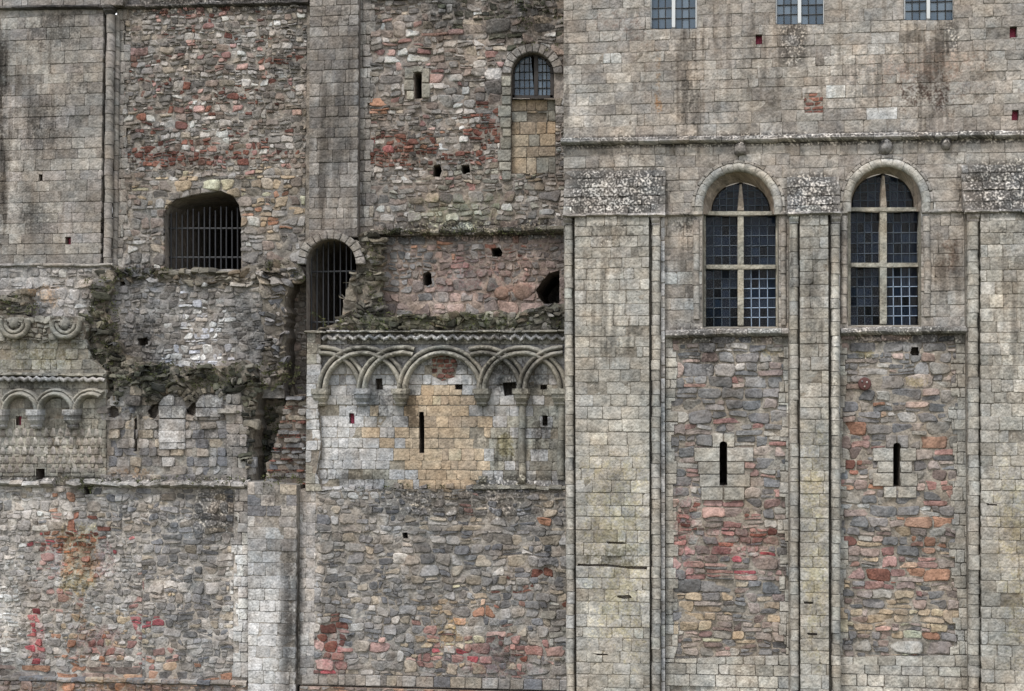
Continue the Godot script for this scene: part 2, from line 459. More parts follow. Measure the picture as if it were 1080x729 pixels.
# uncoursed rubble: cells of a weighted Voronoi pattern, flattened
func random_rubble(list: Array, outline_px: Array, z: float, holes_px: Array, o: Dictionary) -> void:
	var outline := wpoly(outline_px, z)
	var holes := hole_list(holes_px, z)
	var lo := outline[0]; var hi := outline[0]
	for q in outline:
		lo = lo.min(q); hi = hi.max(q)
	lo -= Vector2(0.3, 0.3); hi += Vector2(0.3, 0.3)
	var fl: float = o.get("flat", 1.6)
	var rr: Array = o.r
	var cell: float = rr[1] * 2.0
	var grid := {}
	var pts := []
	var area_ := (hi.x - lo.x) * (hi.y - lo.y) * fl
	var tries := int(area_ / (rr[0] * rr[0]) * 2.2)
	for t in tries:
		var big := float(t) / tries
		var r: float
		if big < 0.06: r = rr[1] * rng.randf_range(0.8, 1.0)
		elif big < 0.35: r = lerpf(rr[0], rr[1], rng.randf_range(0.2, 0.6))
		else: r = rr[0] * rng.randf_range(0.8, 1.3)
		var p := Vector2(rng.randf_range(lo.x, hi.x), rng.randf_range(lo.y, hi.y) * fl)
		var gx := int(floor(p.x / cell)); var gy := int(floor(p.y / cell))
		var ok := true
		for i in range(gx - 1, gx + 2):
			for j in range(gy - 1, gy + 2):
				for k in grid.get(Vector2i(i, j), []):
					var e: Array = pts[k]
					if p.distance_to(e[0]) < (r + e[1]) * 0.86: ok = false; break
				if not ok: break
			if not ok: break
		if ok:
			var key := Vector2i(gx, gy)
			if not grid.has(key): grid[key] = []
			grid[key].append(pts.size())
			pts.append([p, r])
	var gap: float = o.gap
	for k in pts.size():
		var c: Vector2 = pts[k][0]
		var r: float = pts[k][1]
		var q := PackedVector2Array([c + Vector2(-r, -r) * 1.7, c + Vector2(r, -r) * 1.7, c + Vector2(r, r) * 1.7, c + Vector2(-r, r) * 1.7])
		var gx := int(floor(c.x / cell)); var gy := int(floor(c.y / cell))
		for i in range(gx - 2, gx + 3):
			for j in range(gy - 2, gy + 3):
				for m in grid.get(Vector2i(i, j), []):
					if m == k: continue
					var e: Array = pts[m]
					var d: Vector2 = e[0] - c
					var l := d.length()
					if l > (r + e[1]) * 2.4: continue
					var nrm := d / l
					var off: float = (l * l + r * r - e[1] * e[1]) / (2.0 * l)
					q = half(q, nrm, nrm.dot(c) + off)
					if q.size() < 3: break
				if q.size() < 3: break
			if q.size() < 3: break
		if q.size() < 3: continue
		var cc := Vector2.ZERO
		for p in q: cc += p
		cc /= q.size()
		var w := PackedVector2Array()
		var g := gap * rng.randf_range(0.6, 1.6)
		var jit: float = o.get("jit", 0.1) * r
		for p in q:
			var d := p - cc
			var l := d.length()
			var t := cc + d * maxf(0.45, 1.0 - g / maxf(l, 0.01))
			t += Vector2(rng.randf_range(-jit, jit), rng.randf_range(-jit, jit))
			var tw := Vector2(t.x, t.y / fl)
			tw.y += warp.get_noise_2d(t.x * 40.0, t.y * 10.0) * o.get("amp", 0.03)
			w.append(tw)
		w = thin(chaikin(w, o.get("soft", 0.22)), 10)
		if Geometry2D.is_polygon_clockwise(w): w.reverse()
		for f in cut(w, outline, holes, o.get("ragged", false)): finish(list, f, z, o, true)
func half(q: PackedVector2Array, n: Vector2, d: float) -> PackedVector2Array:
	var o := PackedVector2Array()
	for i in q.size():
		var a := q[i]; var b := q[(i + 1) % q.size()]
		var da := n.dot(a) - d; var db := n.dot(b) - d
		if da <= 0: o.append(a)
		if (da < 0 and db > 0) or (da > 0 and db < 0): o.append(a.lerp(b, da / (da - db)))
	return o

# the mortar bed behind the stones, with its openings cut out and its sides carried back into the wall
func mortar(parent: Node3D, outline_px: Array, z: float, holes_px: Array, col: Color, o := {}) -> MeshInstance3D:
	var outline := wpoly(outline_px, z)
	var holes := hole_list(holes_px, z)
	var lo := outline[0]; var hi := outline[0]
	for q in outline:
		lo = lo.min(q); hi = hi.max(q)
	var s: float = o.get("cell", 0.11)
	var bump: float = o.get("bump", 0.012)
	var zf = o.get("zf")
	var nx := int(ceil((hi.x - lo.x) / s)); var ny := int(ceil((hi.y - lo.y) / s))
	var v := PackedVector3Array(); var n := PackedVector3Array(); var u := PackedVector2Array(); var c := PackedColorArray(); var ix := PackedInt32Array()
	var o0 := origin_of(parent)
	var ids := {}
	var put := func(p: Vector2) -> int:
		var key := Vector2i(roundi(p.x * 2000), roundi(p.y * 2000))
		if ids.has(key): return ids[key]
		var zz: float = z + warp.get_noise_2d(p.x * 130.0, p.y * 130.0) * bump
		if zf != null: zz += zf.call(p)
		v.append(Vector3(p.x, p.y, zz) - o0)
		var e := 0.02
		var dx: float = (warp.get_noise_2d((p.x + e) * 130.0, p.y * 130.0) - warp.get_noise_2d((p.x - e) * 130.0, p.y * 130.0)) * bump / (2 * e)
		var dy: float = (warp.get_noise_2d(p.x * 130.0, (p.y + e) * 130.0) - warp.get_noise_2d(p.x * 130.0, (p.y - e) * 130.0)) * bump / (2 * e)
		n.append(Vector3(-dx, -dy, 1).normalized())
		u.append(uv(p.x, p.y, zz, zz))
		var f := 1.0 + 0.14 * field.get_noise_2d(p.x * 90.0, p.y * 90.0)
		c.append(Color(col.r * f, col.g * f, col.b * f))
		ids[key] = v.size() - 1
		return v.size() - 1
	var inside := {}
	for i in nx + 1:
		for j in ny + 1:
			inside[Vector2i(i, j)] = Geometry2D.is_point_in_polygon(lo + Vector2(i, j) * s, outline)
	for i in nx:
		for j in ny:
			var a := lo + Vector2(i, j) * s
			var b := a + Vector2(s, s)
			var full: bool = inside[Vector2i(i, j)] and inside[Vector2i(i + 1, j)] and inside[Vector2i(i, j + 1)] and inside[Vector2i(i + 1, j + 1)]
			var q := PackedVector2Array([a, Vector2(b.x, a.y), b, Vector2(a.x, b.y)])
			var list := [q]
			if not full: list = Geometry2D.intersect_polygons(q, outline)
			for h in holes:
				if h.hi.x < a.x or h.lo.x > b.x or h.hi.y < a.y or h.lo.y > b.y: continue
				var next := []
				for t in list:
					for r in Geometry2D.clip_polygons(t, h.p):
						if not Geometry2D.is_polygon_clockwise(r): next.append(r)
				list = next
			for t in list:
				if area(t) < 1e-6: continue
				if t.size() == 4 and list.size() == 1 and full:
					var k := [put.call(t[0]), put.call(t[1]), put.call(t[2]), put.call(t[3])]
					ix.append_array([k[0], k[2], k[1], k[0], k[3], k[2]])
				else:
					var tri := Geometry2D.triangulate_polygon(t)
					for m in range(0, tri.size(), 3):
						ix.append_array([put.call(t[tri[m]]), put.call(t[tri[m + 2]]), put.call(t[tri[m + 1]])])
	# returns
	var back: float = o.get("back", 1.1)
	if back > 0:
		for i in outline.size():
			var a := outline[i]; var b := outline[(i + 1) % outline.size()]
			var nr := Vector3((b - a).y, -(b - a).x, 0).normalized()
			var m := maxi(1, int((b - a).length() / 0.5))
			for k in m:
				var p0 := a.lerp(b, float(k) / m); var p1 := a.lerp(b, float(k + 1) / m)
				var base := v.size()
				for p in [p0, p1]:
					var zz := z
					if zf != null: zz += zf.call(p)
					for zq in [zz, z - back]:
						v.append(Vector3(p.x, p.y, zq) - o0); n.append(nr); u.append(uv(p.x, p.y, zq, zz)); c.append(col)
				ix.append_array([base, base + 1, base + 2, base + 2, base + 1, base + 3])
	var mi := MeshInstance3D.new()
	mi.name = o.get("name", "mortar")
	mi.mesh = to_mesh(v, n, u, c, ix)
	mi.material_override = M.stone
	parent.add_child(mi, true)
	return mi

# the sides and the far end of an opening
func reveal(parent: Node3D, hole_px: Array, z: float, depth: float, col: Color, called := "reveal", shrink := 1.0, back_col = null) -> void:
	var h := wpoly(hole_px, z)
	var c := Vector2.ZERO
	for q in h: c += q
	c /= h.size()
	var v := PackedVector3Array(); var n := PackedVector3Array(); var u := PackedVector2Array(); var co := PackedColorArray(); var ix := PackedInt32Array()
	var o0 := origin_of(parent)
	for i in h.size():
		var a := h[i]; var b := h[(i + 1) % h.size()]
		var a2 := c + (a - c) * shrink; var b2 := c + (b - c) * shrink
		var nr := -Vector3((b - a).y, -(b - a).x, 0).normalized()
		var base := v.size()
		for k in [[a, z + 0.004], [b, z + 0.004], [a2, z - depth], [b2, z - depth]]:
			v.append(Vector3(k[0].x, k[0].y, k[1]) - o0); n.append(nr); u.append(uv(k[0].x, k[0].y, k[1], z))
			co.append(col)
		ix.append_array([base, base + 1, base + 2, base + 1, base + 3, base + 2])
	var tri := Geometry2D.triangulate_polygon(h)
	var b0 := v.size()
	for q in h:
		var q2 := c + (q - c) * shrink
		v.append(Vector3(q2.x, q2.y, z - depth) - o0); n.append(Vector3(0, 0, 1)); u.append(uv(q.x, q.y, z, z)); co.append(col if back_col == null else back_col)
	for k in tri: ix.append(b0 + k)
	var mi := MeshInstance3D.new()
	mi.name = called
	mi.mesh = to_mesh(v, n, u, co, ix)
	mi.material_override = M.stone
	parent.add_child(mi, true)

# radiating stones round an arch head (px)
func voussoirs(list: Array, cx, cy, r0, r1, a0, a1, n, z, o: Dictionary) -> void:
	for i in n:
		var t0 := lerpf(a0, a1, float(i) / n); var t1 := lerpf(a0, a1, float(i + 1) / n)
		var g: float = 0.35 / r1
		var e: float = o.get("uneven", 0.0) * rng.randf_range(-1, 1)
		var q := wpoly([[cx + r0 * cos(t0 + g), cy - r0 * sin(t0 + g)], [cx + (r1 + e) * cos(t0 + g), cy - (r1 + e) * sin(t0 + g)], [cx + (r1 + e) * cos((t0 + t1) / 2), cy - (r1 + e) * sin((t0 + t1) / 2)], [cx + (r1 + e) * cos(t1 - g), cy - (r1 + e) * sin(t1 - g)], [cx + r0 * cos(t1 - g), cy - r0 * sin(t1 - g)], [cx + r0 * cos((t0 + t1) / 2), cy - r0 * sin((t0 + t1) / 2)]], z)
		finish(list, q, z, o, false)

# a rod swept along points in space, returned as a block record
func sweep(pts: Array, rx: float, rz: float, sides: int, col: Color, flat_ := false, up := Vector3(0, 0, 1)) -> Dictionary:
	var v := PackedVector3Array(); var n := PackedVector3Array(); var u := PackedVector2Array(); var c := PackedColorArray(); var ix := PackedInt32Array()
	var m := pts.size()
	var at := Vector3.ZERO
	for k in m:
		at += pts[k] / m
		var d: Vector3 = (pts[mini(k + 1, m - 1)] - pts[maxi(k - 1, 0)]).normalized()
		var side := d.cross(up).normalized()
		var f2 := side.cross(d).normalized()
		var f := 1.0 + 0.08 * field.get_noise_2d(pts[k].x * 70, pts[k].y * 70)
		for s in sides:
			var t := TAU * (s + 0.5) / sides
			var wear := 1.0 + 0.22 * warp.get_noise_3d(pts[k].x * 210.0 + s * 9.0, pts[k].y * 210.0, pts[k].z * 50.0) if sides > 6 or not flat_ else 1.0
			var off := (side * cos(t) * rx + f2 * sin(t) * rz) * wear
			v.append(pts[k] + off); n.append((side * cos(t) / rx + f2 * sin(t) / rz).normalized())
			u.append(uv(v[-1].x, v[-1].y, v[-1].z, pts[k].z)); c.append(Color(col.r * f, col.g * f, col.b * f))
	for k in m - 1:
		for s in sides:
			var a := k * sides + s; var b := k * sides + (s + 1) % sides
			ix.append_array([a, b, a + sides, b, b + sides, a + sides])
	for e in [0, m - 1]:
		var base := v.size()
		var d: Vector3 = (pts[1] - pts[0]).normalized() * (-1.0 if e == 0 else 1.0)
		if e: d = (pts[m - 1] - pts[m - 2]).normalized()
		for s in sides:
			v.append(v[e * sides + s]); n.append(d); u.append(u[e * sides + s]); c.append(c[e * sides + s])
		for s in range(1, sides - 1): ix.append_array([base, base + s, base + s + 1] if e else [base, base + s + 1, base + s])
	return {"v": v, "n": n, "u": u, "c": c, "i": ix, "at": at, "size": 1.0, "area": 1.0}

# a run of moulded blocks between two px points: flat face, chamfered top and undercut lower edge
func string_course(parent: Node3D, called: String, a: Array, b: Array, z: float, h: float, proj: float, pal: String, lens: Array, o := {}) -> void:
	var p := W(a[0], a[1], z); var q := W(b[0], b[1], z)
	var l := p.distance_to(q)
	var d := (q - p) / l
	var x := 0.0
	while x < l - 0.02:
		var w := minf(rng.randf_range(lens[0], lens[1]), l - x)
		if l - x - w < lens[0] * 0.4: w = l - x
		var c0 := p + d * (x + 0.004); var c1 := p + d * (x + w - 0.004)
		x += w
		if rng.randf() < o.get("lost", 0.0): continue
		var mid := (c0 + c1) * 0.5
		var pr := proj * rng.randf_range(0.85, 1.1)
		var dy: float = rng.randf_range(-1, 1) * o.get("uneven", 0.008)
		var prof := [[h * 0.5, -0.02], [h * 0.5, pr * 0.55], [h * 0.28, pr * 0.95], [-h * 0.12, pr], [-h * 0.3, pr * 0.8], [-h * 0.5, pr * 0.35], [-h * 0.5, -0.02]]
		var col := pick(Q(mid.x, mid.y, z), pal)
		solo(extrude(prof, Vector3(c0.x, c0.y + dy, z), Vector3(c1.x, c1.y + dy, z), col, o.get("rough", 0.012), maxi(1, int(w / 0.16))), called, parent); stone_count += 1
func extrude(prof: Array, a: Vector3, b: Vector3, col: Color, rough: float, seg := 1) -> Dictionary:
	var v := PackedVector3Array(); var n := PackedVector3Array(); var u := PackedVector2Array(); var c := PackedColorArray(); var ix := PackedInt32Array()
	var m := prof.size()
	var jit := []
	for s in seg + 1:
		var row := []
		for k in m: row.append(Vector2(rng.randf_range(-rough, rough), rng.randf_range(-rough, rough)))
		jit.append(row)
	for k in m - 1:
		var y0: float = prof[k][0]; var z0: float = prof[k][1]; var y1: float = prof[k + 1][0]; var z1: float = prof[k + 1][1]
		var nr := Vector3(0, z1 - z0, y0 - y1).normalized()
		if nr.length() < 0.5: nr = Vector3(0, 0, 1)
		for s in seg:
			var base := v.size()
			for e in [[s, k], [s + 1, k], [s, k + 1], [s + 1, k + 1]]:
				var p := a.lerp(b, float(e[0]) / seg) + Vector3(0, prof[e[1]][0] + jit[e[0]][e[1]].x, prof[e[1]][1] + jit[e[0]][e[1]].y)
				v.append(p); n.append(nr); u.append(uv(p.x, p.y, p.z, a.z)); c.append(col)
			ix.append_array([base, base + 1, base + 2, base + 1, base + 3, base + 2])
	for e in [0, seg]:
		var base := v.size()
		for k in m:
			var p := a.lerp(b, float(e) / seg) + Vector3(0, prof[k][0] + jit[e][k].x, prof[k][1] + jit[e][k].y)
			v.append(p); n.append(Vector3(-1 if e == 0 else 1, 0, 0)); u.append(uv(p.x, p.y, p.z, a.z)); c.append(col)
		for k in range(1, m - 1): ix.append_array([base, base + k, base + k + 1])
	return {"v": v, "n": n, "u": u, "c": c, "i": ix, "at": (a + b) * 0.5, "size": 1.0, "area": 1.0}

# box between two px corners, from z to z + depth, edges chamfered
func slab(x0, y0, x1, y1, z, depth, col: Color, bev := 0.015) -> Dictionary:
	var q := wpoly(rect(x0, y0, x1, y1), z)
	var p := PackedVector2Array()
	for i in 4:
		p.append(q[i].lerp(q[(i + 1) % 4], 0.03)); p.append(q[i].lerp(q[(i + 1) % 4], 0.97))
	return block(p, z, depth, bev, 0.0, col, null, 0.0)

# a standing shaft built of drums, px
func shaft(parent: Node3D, called: String, x0, y0, x1, y1, z, r_px, pal: String, drum := [0.2, 0.34]) -> Node3D:
	var s := part(called, parent)
	var a := P(x0, y0, z); var b := P(x1, y1, z)
	var l := a.distance_to(b)
	var d := (b - a) / l
	var t := 0.0
	var r: float = r_px / 50.0
	while t < l - 0.03:
		var h := minf(rng.randf_range(drum[0], drum[1]), l - t)
		if l - t - h < 0.08: h = l - t
		var p := a + d * (t + 0.006); var q := a + d * (t + h - 0.006)
		var col := pick(Q(p.x, p.y, z), pal)
		var rr := r * rng.randf_range(0.92, 1.05)
		var off := Vector3(rng.randf_range(-0.011, 0.011), 0, rng.randf_range(-0.011, 0.011))
		solo(sweep([p + off, p.lerp(q, 0.5) + off, q + off], rr, rr, 10, col), "drum", s); stone_count += 1
		t += h
	return s
# cushion capital: square abacus over a block that narrows to the shaft
func capital(parent: Node3D, called: String, cx, y0, y1, w_top, w_bot, z, zd, pal: String) -> void:
	var c := pick(Vector2(cx, y0), pal)
	var t0 := P(cx, y0, z); var t1 := P(cx, y1, z)
	var hh := t0.y - t1.y
	var a := hh * 0.3
	var wt: float = w_top / 100.0; var wb: float = w_bot / 100.0
	var lev := [[0.0, wt, zd], [-a, wt, zd], [-a, wt * 0.86, zd * 0.88], [-a - hh * 0.25, wt * 0.84, zd * 0.86], [-hh * 0.8, wb * 1.1, zd * 0.6], [-hh * 0.88, wb * 1.25, zd * 0.64], [-hh, wb, zd * 0.5]]
	var v := PackedVector3Array(); var n := PackedVector3Array(); var u := PackedVector2Array(); var co := PackedColorArray(); var ix := PackedInt32Array()
	var ring := []
	for k in lev:
		var hw: float = k[1]; var dz: float = k[2]
		ring.append([Vector3(-hw, k[0], -0.03), Vector3(-hw, k[0], dz * 0.8), Vector3(-hw * 0.8, k[0], dz), Vector3(hw * 0.8, k[0], dz), Vector3(hw, k[0], dz * 0.8), Vector3(hw, k[0], -0.03)])
	var o := Vector3(t0.x, t0.y, z)
	for k in lev.size() - 1:
		for s in 5:
			var base := v.size()
			var p := [ring[k][s], ring[k][s + 1], ring[k + 1][s], ring[k + 1][s + 1]]
			var nr: Vector3 = (p[1] - p[0]).cross(p[2] - p[0])
			if nr.length() < 1e-9: nr = (p[1] - p[3]).cross(p[2] - p[3])
			nr = nr.normalized() * -1.0
			if nr.z < -0.01: nr = -nr
			for e in p:
				v.append(o + e); n.append(nr); u.append(uv(o.x + e.x, o.y + e.y, z, z)); co.append(c)
			ix.append_array([base, base + 1, base + 2, base + 1, base + 3, base + 2])
	for e in [0, lev.size() - 1]:
		var base := v.size()
		for s in 6:
			var p: Vector3 = o + ring[e][s]
			v.append(p); n.append(Vector3(0, 1 if e == 0 else -1, 0)); u.append(uv(p.x, p.y, z, z)); co.append(c)
		for s in range(1, 5): ix.append_array([base, base + s, base + s + 1])
	solo({"v": v, "n": n, "u": u, "c": co, "i": ix, "at": o, "size": 1.0, "area": 1.0}, called, parent)
# weathered lump: a carved head or a knob, px
func lump(parent: Node3D, called: String, cx, cy, r, z, proj, pal: String, mat = null, col = null) -> void:
	var c: Color = pick(Vector2(cx, cy), pal) if col == null else col
	var o := P(cx, cy, z)
	var v := PackedVector3Array(); var n := PackedVector3Array(); var u := PackedVector2Array(); var co := PackedColorArray(); var ix := PackedInt32Array()
	var rw: float = r / 50.0
	for i in 8:
		for j in 12:
			var th := PI * i / 7.0; var ph := TAU * j / 12.0
			var d := Vector3(sin(th) * cos(ph), cos(th), sin(th) * sin(ph))
			var f := 1.0 + 0.5 * warp.get_noise_3d(d.x * 60 + cx, d.y * 60, d.z * 60) + 0.3 * warp.get_noise_3d(d.x * 160 + cx, d.y * 160, d.z * 160)
			if d.y > 0.2: f += 0.35 * d.y          # grows into the moulding above
			if d.z > 0.3 and absf(d.x) < 0.3 and d.y > -0.3 and d.y < 0.3: f += 0.22      # nose
			if d.z > 0.3 and absf(absf(d.x) - 0.4) < 0.2 and d.y > 0.1 and d.y < 0.5: f -= 0.2   # eye hollows
			v.append(o + Vector3(d.x * rw, d.y * rw * 1.1, d.z * proj) * f); n.append(d); u.append(uv(v[-1].x, v[-1].y, z, z)); co.append(c)
	for i in 7:
		for j in 12:
			var a := i * 12 + j; var b := i * 12 + (j + 1) % 12
			ix.append_array([a, a + 12, b, b, a + 12, b + 12])
	solo({"v": v, "n": n, "u": u, "c": co, "i": ix, "at": o, "size": 1.0, "area": 1.0}, called, parent, mat)
func bar(parent: Node3D, called: String, a: Vector3, b: Vector3, r: float, mat, sides := 6) -> void:
	solo(sweep([a, b], r, r, sides, Color(1, 1, 1), true, Vector3(0, 0, 1) if absf((b - a).normalized().z) < 0.9 else Vector3(0, 1, 0)), called, parent, mat)
func pane(parent: Node3D, poly: PackedVector2Array, z: float, mat) -> void:
	if poly.size() < 3 or area(poly) < 0.001: return
	var c := Vector2.ZERO
	for q in poly: c += q
	c /= poly.size()
	var t := Vector2(rng.randf_range(-0.05, 0.05), rng.randf_range(-0.06, 0.06))
	var v := PackedVector3Array(); var n := PackedVector3Array(); var u := PackedVector2Array(); var co := PackedColorArray()
	for q in poly:
		v.append(Vector3(q.x, q.y, z + (q - c).dot(t))); n.append(Vector3(-t.x, -t.y, 1).normalized()); u.append(q); co.append(Color(1, 1, 1))
	var tri := Geometry2D.triangulate_polygon(poly)
	if tri.is_empty(): return
	solo({"v": v, "n": n, "u": u, "c": co, "i": tri, "at": Vector3(c.x, c.y, z), "size": 1.0, "area": 1.0}, "pane", parent, mat)
# leaded light: panes between a lattice of lead, clipped to a px outline
func light(win: Node3D, outline_px: Array, cols: int, rows: int, z: float, glasses: Array, lead) -> void:
	var outline := wpoly(outline_px, z)
	var l := part("leaded_light", win)
	var lo := outline[0]; var hi := outline[0]
	for q in outline:
		lo = lo.min(q); hi = hi.max(q)
	var s := (hi - lo) / Vector2(cols, rows)
	for i in cols:
		for j in rows:
			var a := lo + s * Vector2(i, j)
			var q := PackedVector2Array([a + Vector2(0.004, 0.004), a + Vector2(s.x - 0.004, 0.004), a + s - Vector2(0.004, 0.004), a + Vector2(0.004, s.y - 0.004)])
			pane(l, largest(Geometry2D.intersect_polygons(q, outline)), z, glasses[rng.randi() % glasses.size()])
	for i in range(1, cols):
		var x := lo.x + s.x * i
		span(l, Vector2(x, lo.y - 1), Vector2(x, hi.y + 1), outline, z, lead)
	for j in range(1, rows):
		var y := lo.y + s.y * j
		span(l, Vector2(lo.x - 1, y), Vector2(hi.x + 1, y), outline, z, lead)
func span(l: Node3D, a: Vector2, b: Vector2, outline: PackedVector2Array, z: float, mat) -> void:
	for seg in Geometry2D.intersect_polyline_with_polygon(PackedVector2Array([a, b]), outline):
		if seg.size() >= 2: bar(l, "lead", Vector3(seg[0].x, seg[0].y, z + 0.01), Vector3(seg[-1].x, seg[-1].y, z + 0.01), 0.013, mat, 4)
# loft between two outlines of equal count
func loft(parent: Node3D, called: String, a_px: Array, za: float, b_px: Array, zb: float, col: Color, steps := 1) -> void:
	var v := PackedVector3Array(); var n := PackedVector3Array(); var u := PackedVector2Array(); var co := PackedColorArray(); var ix := PackedInt32Array()
	var m := a_px.size()
	var o0 := origin_of(parent)
	for k in m - 1:
		var f := rng.randf_range(0.8, 1.12)
		var p := [P(a_px[k][0], a_px[k][1], za), P(a_px[k + 1][0], a_px[k + 1][1], za), P(b_px[k][0], b_px[k][1], zb), P(b_px[k + 1][0], b_px[k + 1][1], zb)]
		var nr: Vector3 = (p[2] - p[0]).cross(p[1] - p[0]).normalized()
		if nr.z < 0: nr = -nr
		var base := v.size()
		for e in p:
			v.append(e - o0); n.append(nr); u.append(uv(e.x, e.y, e.z, za)); co.append(Color(col.r * f, col.g * f, col.b * f))
		ix.append_array([base, base + 1, base + 2, base + 1, base + 3, base + 2])
	var mi := MeshInstance3D.new()
	mi.name = called
	mi.mesh = to_mesh(v, n, u, co, ix)
	mi.material_override = M.stone
	parent.add_child(mi, true)


